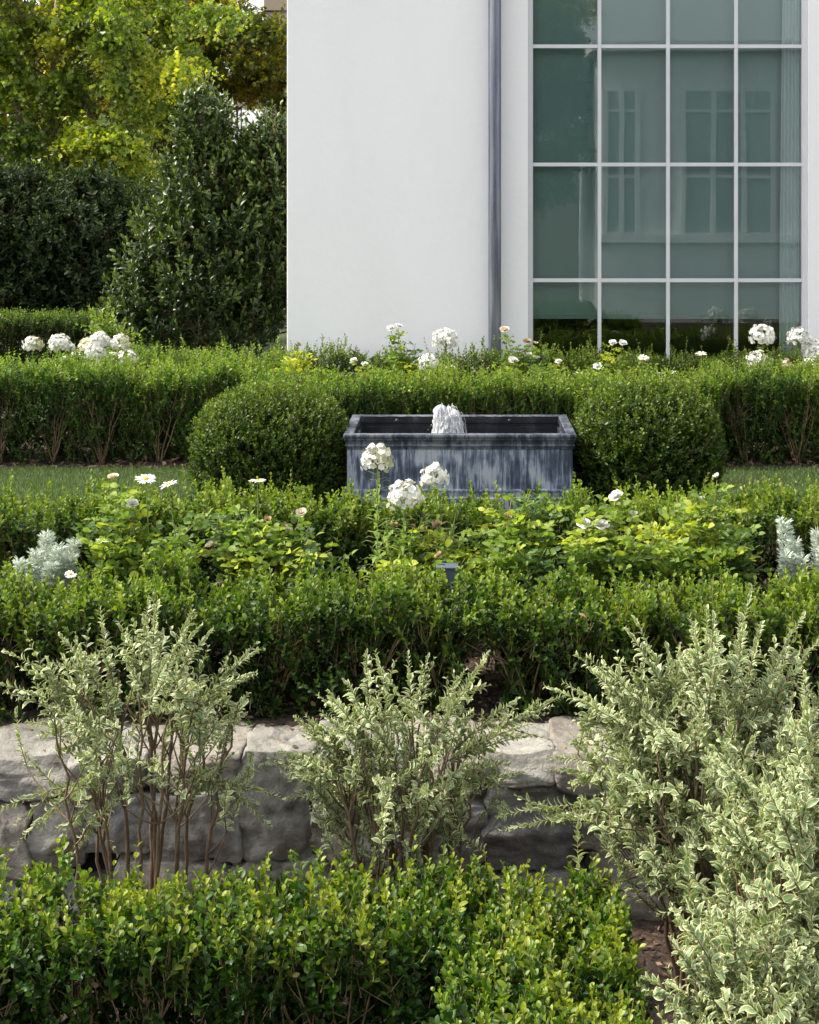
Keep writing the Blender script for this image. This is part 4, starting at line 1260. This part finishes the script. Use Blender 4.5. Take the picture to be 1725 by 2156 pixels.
rose_bush('yellow leaved low rose shoot in the gap of the front hedge', (xat(1040, 6.75), 6.75, zb),
          [], [P(1030, 1230, 6.7), P(1060, 1260, 6.65), P(1010, 1270, 6.65), P(1050, 1205, 6.75), P(1080, 1225, 6.75)], 47, tone=.78, leaf=.026)

def small_roses(label, base, flowers, canes, seed, tone=.42):
    rose_bush(label, base, flowers, canes, seed, leaf=.044, group='rose bushes in the bed under the house', tone=tone, stem=.0038)
RC = 12.3
small_roses('back bed rose bush with two small white blooms against the bare house wall', (xat(860, RC), RC, 0),
            [fl(823, 692, RC, .034, 'white'), fl(839, 688, RC, .034, 'white'), fl(768, 768, 12.2, .030, 'white'), fl(745, 760, 12.2, .03, 'white')],
            [P(825, 730, RC), P(875, 720, RC), P(850, 745, RC), P(880, 770, 12.2), P(800, 765, 12.2), P(840, 780, 12.15)], 48)
small_roses('back bed rose bush by the downpipe, pale bloom on a tall cane', (xat(1100, RC), RC, 0),
            [fl(1063, 697, RC, .042, 'fading'), fl(1110, 722, RC, .036, 'spent'), fl(1127, 724, RC, .026, 'fading'), fl(1080, 760, 12.2, .042, 'white'),
             fl(1113, 750, RC, .036, 'white'), fl(1131, 756, RC, .032, 'white'), fl(1176, 762, 12.2, .028, 'white')],
            [P(1050, 745, RC), P(1090, 740, RC), P(1150, 740, RC), P(1180, 750, RC), P(1140, 770, 12.2), P(1100, 785, 12.15), P(1200, 775, 12.2)], 49)
small_roses('back bed rose bush below the window with a pair of white blooms on one cane', (xat(1280, RC), RC, 0),
            [fl(1290, 723, RC, .034, 'white'), fl(1311, 724, RC, .036, 'white'), fl(1259, 773, 12.2, .038, 'white')],
            [P(1250, 755, RC), P(1295, 760, RC), P(1330, 765, RC), P(1240, 780, 12.2)], 50)
small_roses('yellow green rose shoot at the foot of the white house corner', (xat(630, RC), RC, 0),
            [fl(629, 727, RC, .022, 'spent')], [P(610, 745, RC), P(650, 748, RC), P(625, 765, 12.2), P(600, 770, 12.2), P(660, 765, 12.2), P(640, 740, RC), P(615, 760, 12.25), P(645, 770, 12.2)], 51, tone=.85)

def phlox_head(root, rng, c, r, kind='white', squash=1.0):
    LV = Leaves()
    fr = .0145 * (1.0 if r < .1 else 1.1)
    n = int(4.3 * (r / fr) ** 2 * 1.0)
    u = rnd_unit(rng, n * 2); u = u[u[:, 2] > -.55][:n]
    u = norm(u)
    cen = np.array(c) + u * np.array([r, r, r * squash]) * rng.uniform(.74, 1.03, (len(u), 1)) * (1 + .07 * np.sin(u[:, 0:1] * 9 + u[:, 2:3] * 7))
    nrm = norm(u + rng.normal(0, .30, u.shape))
    ref = norm(np.cross(nrm, rnd_unit(rng, len(u)))); bi = np.cross(nrm, ref)
    tone = .82 + rng.normal(0, .14, len(u))
    if kind == 'mixed': tone = np.where(u[:, 0] + .4 * rng.normal(size=len(u)) > .35, .05, tone)
    for k in range(5):
        a = k * 2 * np.pi / 5
        ax = ref * math.cos(a) + bi * math.sin(a) + nrm * .12
        LV.add(cen, ax, nrm, fr * (1 + rng.normal(0, .12, len(u))), np.clip(tone + rng.normal(0, .04, len(u)), 0, 1))
    m = {'white': M['petal'], 'mixed': M['petal'], 'faded': M['spent'], 'green': M['cream']}[kind]
    lb = {'white': None, 'mixed': 'white flower head with green unopened buds on one side', 'faded': 'brown faded flower head', 'green': 'creamy green half opened flower head'}[kind]
    LV.build('flower_head', T_PETAL, m, root, lb)

def phlox(label, base, heads, seed, group='white phlox plants', leaf=.088, extra=()):
    """heads: (point, radius, kind)"""
    rng = np.random.default_rng(seed)
    root = empty('phlox', label, 'phlox', group, loc=(0, 0, 0))
    LV = Leaves(); paths, rads = [], []
    for tip, r, kind in list(heads) + [(e, 0, '') for e in extra]:
        tip = np.array(tip, float)
        b = np.array(base, float) + rng.normal(0, .03, 3) * [1, 1, 0]
        path = bez(b, b + (tip - b) * [.4, .4, .6], tip, 10)
        paths.append(path); rads.append((.0045, .003))
        k = max(6, int((tip[2] - b[2]) / .036))
        for i in range(k):
            t = .18 + .74 * i / k
            p = np.array([np.interp(t, np.linspace(0, 1, 10), path[:, j]) for j in range(3)])
            for s in (0, math.pi, .5 * math.pi):
                a = i * 1.57 + s + rng.normal(0, .2)
                ax = np.array([math.cos(a), math.sin(a), .35 + rng.normal(0, .15)])
                LV.add(p[None], ax[None], np.array([[-.3 * math.cos(a), -.3 * math.sin(a), 1.0]]), np.array([leaf * rng.uniform(.75, 1.2) * (1 - .3 * t)]), np.array([rng.uniform(.3, .9)]))
        # pedicels under the head
        if r > 0:
            for q in range(14):
                e = tip + rnd_unit(rng, 1)[0] * [r * .7, r * .7, r * .4] + [0, 0, r * .1]
                paths.append(bez(tip - [0, 0, r * .9], tip - [0, 0, r * .3], e, 5)); rads.append((.0018, .001))
    LV.build('foliage', T_LANCE, M['phloxleaf'], root)
    tubes('stems', paths, rads, M['stemgreen'], root, 6)
    for tip, r, kind in heads:
        phlox_head(root, rng, tip, r, kind, .95)

phlox('phlox with the big double white flower head lowest in front of the trough', (xat(850, 7.2), 7.2, zb), [(P(853, 1047, 7.15), .082, 'white')], 61,
      extra=[P(800, 1120, 7.1), P(905, 1120, 7.1), P(815, 1095, 7.2), P(870, 1110, 7.05), P(780, 1150, 7.1), P(840, 1140, 7.0), P(890, 1090, 7.15)])
phlox('phlox with a ragged white head half green, tallest in front of the trough', (xat(810, 7.35), 7.35, zb), [(P(795, 968, 7.35), .078, 'mixed')], 62, extra=[P(835, 1130, 7.25)])
phlox('phlox with a round white head, right one of three before the trough', (xat(925, 7.3), 7.3, zb), [(P(915, 1005, 7.3), .068, 'white')], 63, extra=[P(950, 1120, 7.2), P(960, 1080, 7.3), P(930, 1090, 7.15), P(985, 1110, 7.2)])
PB = 12.25
def bp(label, seed, *hd):
    hd = [(x, y - 4, D_, r * 1.16, k) for x, y, D_, r, k in hd]
    D = hd[0][2]
    phlox(label, (xat(hd[0][0], D), D, 0), [(P(x, y, D_), r, k) for x, y, D_, r, k in hd], seed, group='white phlox plants in the back bed', leaf=.085)
bp('leftmost white phlox in the back bed, before the low dark hedge', 64, (70, 731, PB, .070, 'mixed'))
bp('second white phlox from the left in the back bed, in front of the pale bench', 65, (126, 730, PB, .078, 'white'), (150, 737, PB, .03, 'white'))
bp('cluster of white and creamy green phlox heads right of the bench', 66, (211, 722, PB, .072, 'white'), (182, 733, PB + .05, .058, 'green'), (202, 748, PB - .05, .078, 'white'), (206, 772, PB - .1, .035, 'white'))
bp('two stacked white phlox heads in front of the dark holly', 67, (254, 727, PB, .068, 'mixed'), (267, 760, PB - .05, .072, 'white'))
bp('white phlox against the house wall left of the downpipe', 68, (938, 721, PB, .090, 'white'), (903, 770, PB - .15, .070, 'white'), (948, 785, PB - .15, .045, 'white'))
bp('white phlox against the last window panes, with a half faded lower head', 69, (1606, 713, PB, .090, 'white'), (1597, 766, PB - .1, .082, 'mixed'))
bp('white phlox in front of the right window frame with a tan faded head beside it', 70, (1682, 717, PB, .082, 'white'), (1654, 775, PB - .1, .052, 'faded'))
bp('rightmost white phlox at the picture edge under the house wall', 71, (1716, 748, PB, .095, 'white'), (1712, 775, PB - .1, .07, 'white'))

def daisy(label, p, base_z, r, seed, tilt=(0, 0, 1), group='white daisies in the front bed', bend=.02):
    rng = np.random.default_rng(seed)
    root = empty('daisy', label, 'daisy', group, loc=(0, 0, 0))
    p = np.array(p, float)
    b = np.array([p[0] + rng.normal(bend, .03), p[1] + .05, base_z])
    path = bez(b, b + (p - b) * [.7, .6, .6], p - np.array([0, 0, .002]), 10)
    tubes('stem', [path], [(.0038, .0026)], M['stemgreen'], root, 6)
    up = norm(np.array(tilt, float)[None])[0]
    ref = norm(np.cross(up, [.3, .9, .2])[None])[0]; bi = np.cross(up, ref)
    LV = Leaves(); n = 22
    a = np.arange(n) * 2 * np.pi / n + rng.normal(0, .05, n)
    sd = ref * np.cos(a)[:, None] + bi * np.sin(a)[:, None]
    LV.add(p + sd * r * .16, sd + up * rng.normal(.02, .10, (n, 1)), np.tile(up, (n, 1)) + rng.normal(0, .12, (n, 3)), r * .86 * (1 + rng.normal(0, .06, n)), .88 + rng.normal(0, .06, n))
    fh = LV.build('petals', T_RAY, M['petal'], root)
    bm = bmesh.new()
    bmesh.ops.create_uvsphere(bm, u_segments=16, v_segments=8, radius=r * .27)
    for v in bm.verts: v.co.z *= .45
    rot = Vector((0, 0, 1)).rotation_difference(Vector(up)).to_matrix()
    for v in bm.verts: v.co = rot @ v.co + Vector(p) + Vector(up) * .002
    from_bm('centre', bm, M['yolk'], root, True)
daisy('open daisy showing its yellow centre, second from the left on a long stem', P(307, 1008, 7.1), zb, .049, 81, (.1, -.28, 1))
daisy('daisy tilted right on a long stem beside the yellow centred one', P(354, 1020, 7.1), zb, .045, 82, (-.35, -.12, 1), bend=.06)
daisy('edge on daisy in front of the left boxwood ball', P(542, 1012, 7.1), zb, .042, 83, (-.05, .02, 1), bend=.05)
daisy('low daisy at the left beside the silver plant', P(217, 1138, 7.0), zb, .038, 84, (0, 0, 1))
daisy('tiny low daisy peeking over the front hedge at the silver plant', P(149, 1209, 6.8), zb, .028, 85, (.1, -.4, 1))
for i, (x, y, lb, t) in enumerate(((1355, 753, 'daisy below the window between the second and third bars', (0, -.35, 1)), (1477, 744, 'daisy below the window right of the third bar', (0, -.2, 1)),
                                (1390, 786, 'low daisy on the back hedge, left of a near pair', (0, -.1, 1)), (1416, 783, 'low flat daisy on the back hedge, right of a near pair', (0, -.1, 1)),
                                (1218, 786, 'half hidden daisy on the back hedge left of the right ball', (0, -.2, 1)))):
    daisy(lb, P(x, y, 12.2), 0, .048 if y < 780 else .04, 86 + i, t, 'white daisies in the back bed')

# silver artemisia
def silver(label, base, tips, seed, w=.10):
    rng = np.random.default_rng(seed)
    root = empty('silver_artemisia', label, 'plant', 'silver leaved plants in the front bed', loc=(0, 0, 0))
    LV = Leaves(); paths, rads = [], []
    base = np.array(base, float)
    for tip in tips:
        tip = np.array(tip, float)
        path = bez(base + rng.normal(0, .02, 3) * [1, 1, 0], base + (tip - base) * [.35, .35, .5], tip, 16)
        paths.append(path); rads.append((.004, .0015))
        n = 62
        ti = np.linspace(.25, .99, n)
        pi = np.stack([np.interp(ti, np.linspace(0, 1, 16), path[:, j]) for j in range(3)], 1)
        a = np.arange(n) * 2.4
        side = np.stack([np.cos(a), np.sin(a), np.full(n, .75)], 1)
        ln = w * (1.12 - ti) ** .8 * .85 + .012
        # pinnate fronds: rachis with fine lobes
        for k in range(9):
            f = (k + 1) / 9
            pos = pi + norm(side) * (ln * f)[:, None]
            for s in (-1, 1):
                lat = norm(np.cross(norm(side), [0, 0, 1.0]))
                LV.add(pos, norm(side) * .9 + lat * s * .9 + rng.normal(0, .25, (n, 3)), rnd_unit(rng, n), (.026 + .014 * (1 - f)) * rng.uniform(.7, 1.2, n), rng.uniform(0, 1, n))
        for j in range(0, n):
            paths.append(np.array([pi[j], pi[j] + norm(side[j:j + 1])[0] * ln[j]])); rads.append((.0012, .0007))
    LV.build('foliage', leaf_tmpl('lo', .17, .6, 0, .05), M['artem'], root)
    tubes('stems', paths, rads, M['artem'], root, 4)
silver('feathery silver plant at the left edge of the front bed', (xat(105, 7.1), 7.1, zb),
       [P(98, 1128, 7.1), P(160, 1142, 7.1), P(75, 1165, 7.0), P(125, 1155, 7.0), P(40, 1185, 7.0), P(150, 1175, 7.0), P(20, 1215, 6.95), P(110, 1190, 6.95)], 91, .085)
silver('upright feathery silver plume near the right edge of the front bed', (xat(1675, 7.1), 7.1, zb),
       [P(1650, 1098, 7.1), P(1672, 1140, 7.05), P(1655, 1170, 7.0), P(1690, 1175, 7.0)], 92, .075)
silver('silver plant cut off by the right edge of the picture', (xat(1735, 7.1), 7.1, zb),
       [P(1722, 1122, 7.1), P(1745, 1110, 7.1), P(1735, 1160, 7.0), P(1765, 1140, 7.0)], 93, .075)

# small grey box among the roses
def stake():
    root = empty('garden_box', 'small blue grey metal box half hidden behind the front hedge below the phlox', 'box', loc=(0, 0, 0))
    m = noise_mat('blue_grey_paint', [(.3, (.05, .065, .09)), (.7, (.07, .09, .12))], scale=8, rough=.6, bump=.05)
    c = P(942, 1206, 6.92)
    box('case', c[0] - .045, c[0] + .045, 6.89, 6.97, -.06, c[2] + .022, m, root, .004)
    box('lid', c[0] - .050, c[0] + .050, 6.885, 6.975, c[2] + .0222, c[2] + .032, m, root, .003)
stake()

# pale stone bench and white lantern behind the phlox on the left
def bench():
    root = empty('stone_bench', 'pale stone bench behind the white phlox at the left', 'bench', loc=(0, 0, 0))
    m = noise_mat('pale_stone', [(.3, (.48, .45, .40)), (.7, (.62, .59, .54))], scale=14, rough=.85, bump=.3)
    D = 12.85
    box('seat', xat(128, D), xat(238, D), D, D + .42, zat(764, D), zat(752, D), m, root, .008)
    for x in (132, 220):
        box('leg', xat(x, D), xat(x + 13, D), D + .05, D + .36, -.04, zat(764, D) - .001, m, root, .008)
bench()
def lantern():
    root = empty('garden_lantern', 'small white garden lantern with a peaked cap in the left back hedge', 'lantern', loc=(0, 0, 0))
    m = noise_mat('white_lantern_paint', [(.3, (.72, .72, .70)), (.7, (.80, .80, .78))], scale=9, rough=.5, bump=.05)
    D = 12.05; c = P(119, 790, D)
    bm = bmesh.new()
    for z, w in ((0, 0),): pass
    rings = []
    for (w, z) in ((.042, .045), (.048, .045), (.048, .052), (.030, .072), (.008, .086), (.001, .088)):
        rings.append([bm.verts.new((c[0] + sx * w, D + sy * w, c[2] + z)) for sx, sy in ((-1, -1), (1, -1), (1, 1), (-1, 1))])
    for a, b in zip(rings[:-1], rings[1:]):
        for i in range(4): bm.faces.new((a[i], a[(i + 1) % 4], b[(i + 1) % 4], b[i]))
    bm.faces.new(rings[0][::-1])
    from_bm('cap', bm, m, root)
    for sx in (-1, 1):
        for sy in (-1, 1):
            box('corner_post', c[0] + sx * .034 - .008, c[0] + sx * .034 + .008, D + sy * .034 - .008, D + sy * .034 + .008, c[2] - .06, c[2] + .0449, m, root, .002)
    box('base', c[0] - .05, c[0] + .05, D - .05, D + .05, -.03, c[2] - .061, m, root, .004)
lantern()

# ------------------------------------------------------------------ trees and shrubs at the left rear
def crown_tree(name, label, cat, base, blobs, seed, mat, tmpl, leaf, nshoots, trunk, group=None, shoot=(.25, .45), nodes=7, droop=-.25, upw=.1, tone=.45, tiptone=.2,
               barkm=None, shell=.5, outw=.8, per=2, ang=.9, limbs=True, patchy=.15, jit=.35, tip_small=.8):
    """blobs: (centre, radii, weight). trunk: list of polylines with radii"""
    rng = np.random.default_rng(seed)
    root = empty(name, label, cat, group, loc=(0, 0, 0))
    LV = Leaves(); paths, rads = [], []
    for t in trunk:
        pts, r0, r1 = t
        pts = np.array(pts, float)
        s = np.linspace(0, 1, len(pts)); q = np.linspace(0, 1, 12)
        pp = np.stack([np.interp(q, s, pts[:, j]) for j in range(3)], 1)
        pp[1:-1] += rng.normal(0, .012, (10, 3))
        paths.append(pp); rads.append((r0, r1))
    tp = np.concatenate(paths) if paths else np.array([base])
    ws = np.array([b[2] for b in blobs], float); ws /= ws.sum()
    for (c, r, _), w in zip(blobs, ws):
        c = np.array(c, float); r = np.array(r, float)
        n = max(3, int(nshoots * w))
        u = rnd_unit(rng, n)
        rad = 1 - shell * rng.random(n) ** 1.3
        tips = c + u * r * (rad * rng.uniform(.9, 1.1, n))[:, None]
        out = norm(u * r)
        d = norm(out * outw + np.array([0, 0, upw]) + rng.normal(0, .35, (n, 3)))
        Ls = rng.uniform(shoot[0], shoot[1], n)
        curv = np.tile([0, 0, droop], (n, 1)) + rng.normal(0, .12, (n, 3))
        b0 = tips - d * Ls[:, None] * .8
        bt = tone + rng.normal(0, patchy * .6) + rng.normal(0, patchy * .6, n)
        pt = grow(LV, rng, b0, d, Ls, nodes, leaf, bt, tiptone=tiptone, ang=ang, curv=curv, tip_small=tip_small, per=per, jit=jit)
        for q_ in pt[::2]: paths.append(q_); rads.append((leaf * .05, leaf * .025))
        if limbs:
            k = max(1, n // 22)
            cand = np.argsort(((tp - (c - [0, 0, r[2] * .8])) ** 2).sum(1))[:8]
            for i in rng.choice(n, min(k, n), replace=False):
                s0 = tp[rng.choice(cand)]
                m = s0 + (b0[i] - s0) * .5 + np.array([0, 0, .12 * np.linalg.norm(b0[i] - s0)]) * (1 if droop < 0 else -.6)
                paths.append(bez(s0, m, b0[i], 9)); rads.append((max(.005, leaf * .13), leaf * .04))
    LV.build('crown', tmpl, mat, root)
    nt_ = len(trunk)
    tubes('trunk', paths[:nt_], rads[:nt_], barkm or M['barkdark'], root, 9)
    tubes('branches', paths[nt_:], rads[nt_:], M['barkdark'], root, 5)
    return root

def B(x, y, D, rx, ry, rd, w=1):     # blob from picture extents
    return (P(x, y, D), (rx / F * D, rd, ry / F * D), w)

# glossy dark holly tree at the house corner
DH = 14.4
hb = [B(425, 265, DH, 62, 95, .26, 1.2), B(430, 380, DH, 110, 90, .40, 1.7), B(470, 480, DH, 150, 95, .55, 2.3), B(440, 580, DH, 195, 95, .62, 3.0), B(410, 660, DH, 200, 80, .60, 2.4),
      B(575, 300, DH + .1, 48, 75, .25, .8), B(570, 420, DH, 60, 120, .35, 1.3), B(300, 620, DH, 70, 60, .35, .9), B(555, 600, DH, 70, 120, .4, 1.4), B(250, 680, DH, 45, 45, .3, .5), B(510, 400, DH + .2, 90, 110, .45, 1.8), B(370, 500, DH, 110, 80, .45, 1.4), B(500, 320, DH + .2, 60, 60, .3, .7)]
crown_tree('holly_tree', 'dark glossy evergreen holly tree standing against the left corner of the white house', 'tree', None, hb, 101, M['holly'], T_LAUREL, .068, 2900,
           [([P(448, 800, DH), P(450, 640, DH), P(440, 450, DH), P(430, 220, DH)], .045, .012), ([P(455, 760, DH), P(500, 620, DH), P(570, 450, DH), P(576, 260, DH)], .03, .008),
            ([P(446, 740, DH), P(380, 650, DH), P(300, 600, DH)], .022, .006), ([P(452, 760, DH), P(420, 700, DH - .1), P(370, 690, DH - .2)], .018, .006)],
           shoot=(.14, .26), nodes=6, droop=.12, upw=.8, tone=.38, tiptone=.5, shell=.45, outw=.6, per=2, ang=.85, barkm=M['bark'], jit=.22, patchy=.12)
crown_tree('privet_seedling', 'pale loose leafy sprig at the left foot of the dark holly tree', 'shrub', None, [B(225, 690, 13.7, 38, 60, .2, 1), B(262, 715, 13.7, 40, 35, .2, .6)], 102, M['phloxleaf'], T_LAUREL, .05, 70,
           [([P(235, 790, 13.7), P(225, 720, 13.7), P(205, 645, 13.7)], .008, .003)], shoot=(.12, .25), nodes=7, droop=0, upw=.9, shell=.9, tone=.6)
# dark laurel mass
DL = 17.5
for i, (lb, bl, sd) in enumerate((
        ('tall dark laurel bush at the far left edge beneath the birch', [B(20, 470, DL, 110, 110, .8, 2), B(60, 385, DL, 40, 45, .4, .35), B(-10, 370, DL, 30, 40, .4, .25), B(40, 600, DL, 130, 110, .8, 2), B(-90, 540, DL, 130, 170, .8, 2)], 103),
        ('dark laurel bush between the far left bush and the holly', [B(190, 460, DL, 100, 75, .7, 1.5), B(150, 400, DL, 35, 50, .4, .3), B(235, 395, DL, 30, 45, .4, .25), B(190, 372, DL, 20, 30, .3, .1), B(200, 590, DL, 120, 110, .8, 2.2), B(110, 500, DL - .2, 90, 110, .6, 1.5)], 104),
        ('dark laurel bush behind the holly tree', [B(330, 480, DL + .6, 110, 95, .7, 1.5), B(350, 620, DL + .6, 130, 110, .8, 2), B(500, 560, DL + .6, 130, 190, .8, 2.4)], 105))):
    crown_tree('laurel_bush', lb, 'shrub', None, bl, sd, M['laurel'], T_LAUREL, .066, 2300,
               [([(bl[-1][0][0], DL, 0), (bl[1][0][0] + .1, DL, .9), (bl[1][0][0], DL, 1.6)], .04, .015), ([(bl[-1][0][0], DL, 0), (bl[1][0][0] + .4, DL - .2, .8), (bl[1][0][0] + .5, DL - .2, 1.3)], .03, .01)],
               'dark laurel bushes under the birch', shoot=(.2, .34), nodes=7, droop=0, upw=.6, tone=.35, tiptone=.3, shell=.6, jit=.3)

# birch with layered drooping sprays
def sprays(seed, n, x0, x1, y0, y1, D, rx, ry, rd, dd=1.2, avoid=None, keep=None):
    rng = np.random.default_rng(seed); out = []
    while len(out) < n:
        x, y = rng.uniform(x0, x1), rng.uniform(y0, y1)
        if keep is not None and not keep(x, y): continue
        a, b = rng.uniform(*rx), rng.uniform(*ry)
        if avoid and any(ax0 - a * .9 < x < ax1 + a * .9 and ay0 - b - 12 < y < ay1 + b for ax0, ay0, ax1, ay1 in avoid): continue
        out.append(B(x, y, D + rng.uniform(-dd, dd), a, b, rng.uniform(.4, .9) * rd, a * b / 1500))
    return out
GAP = [(500, 222, 548, 292)]
SKY = [(455, 5, 540, 45)]
DB = 20.0
bb_ = sprays(1, 80, -160, 470, -120, 410, DB, (45, 95), (14, 34), .9, 1.3, GAP, lambda x, y: y < 450 - max(0, x - 60) * .30 and not (x > 330 and y > 210))
crown_tree('birch_tree', 'light green birch at the upper left with layered drooping sprays and a pinkish trunk', 'tree', None, bb_, 106, M['birch'], T_BIRCH, .066, 5000,
           [([P(95, 720, DB), P(95, 420, DB), P(118, 200, DB), P(122, 40, DB), P(130, -150, DB)], .10, .05), ([P(95, 600, DB), P(60, 350, DB), P(10, 100, DB)], .06, .03)],
           shoot=(.35, .75), nodes=9, droop=-.30, upw=-.05, tone=.45, tiptone=.25, shell=.9, outw=.9, barkm=M['birchbark'], patchy=.28)
DC = 24.5
bc = sprays(2, 95, 130, 650, -150, 440, DC, (50, 95), (22, 50), 1.1, 1.6, GAP, lambda x, y: not (x > 570 and y < 60) and not (450 < x < 540 and y < 30))
crown_tree('backlit_tree', 'yellow green sunlit tree behind the holly, reaching to the white house corner', 'tree', None, bc, 107, M['birchfar'], T_BIRCH, .078, 7500,
           [([P(400, 700, DC), P(400, 400, DC), P(430, 150, DC), P(450, -100, DC)], .12, .05), ([P(400, 500, DC), P(300, 250, DC), P(230, 50, DC)], .07, .03)],
           shoot=(.4, .8), nodes=9, droop=-.3, upw=.0, tone=.36, tiptone=.2, shell=.9, outw=.8, patchy=.36)
DD = 33.0
bd = [B(0, 60, DD, 260, 200, 2.0, 3), B(200, 130, DD, 200, 170, 2.0, 3), B(100, 330, DD, 300, 150, 2.0, 3), B(300, 330, DD, 190, 170, 2, 2.4), B(370, 100, DD - 1, 120, 130, 1.6, 2), B(570, 400, DD, 90, 60, 1.5, 1), B(-250, 200, DD, 200, 300, 2, 2.5), B(200, 560, DD, 500, 140, 2, 4), B(50, -150, DD, 350, 120, 2, 2)]
crown_tree('distant_tree', 'golden olive tree mass farthest back on the left, glowing between the birch sprays', 'tree', None, bd, 108, M['birchfar'], T_BIRCH, .15, 3600,
           [([P(150, 640, DD), P(150, 300, DD), P(160, -50, DD)], .2, .08)], shoot=(.6, 1.2), nodes=8, droop=-.15, upw=.2, tone=.30, tiptone=.2, shell=.9, outw=.8, patchy=.35)

# trees and hedge behind the viewpoint, mirrored in the window
def copy_tree(o, parent=None):
    c = o.copy(); COL.objects.link(c); c.parent = parent
    for ch in [x for x in bpy.data.objects if x.parent == o]: copy_tree(ch, c)
    return c
src = bpy.data.objects['backlit_tree']
for loc, rz, lb in (((-3.5, 17.0, 0), 180, 'leafy tree behind the viewpoint mirrored in the left window panes'), ((-9.5, 14.0, 0), 165, 'second leafy tree behind the viewpoint, farther to the left')):
    c = copy_tree(src); c.location = loc; c.rotation_euler = (0, 0, math.radians(rz)); c['label'] = lb
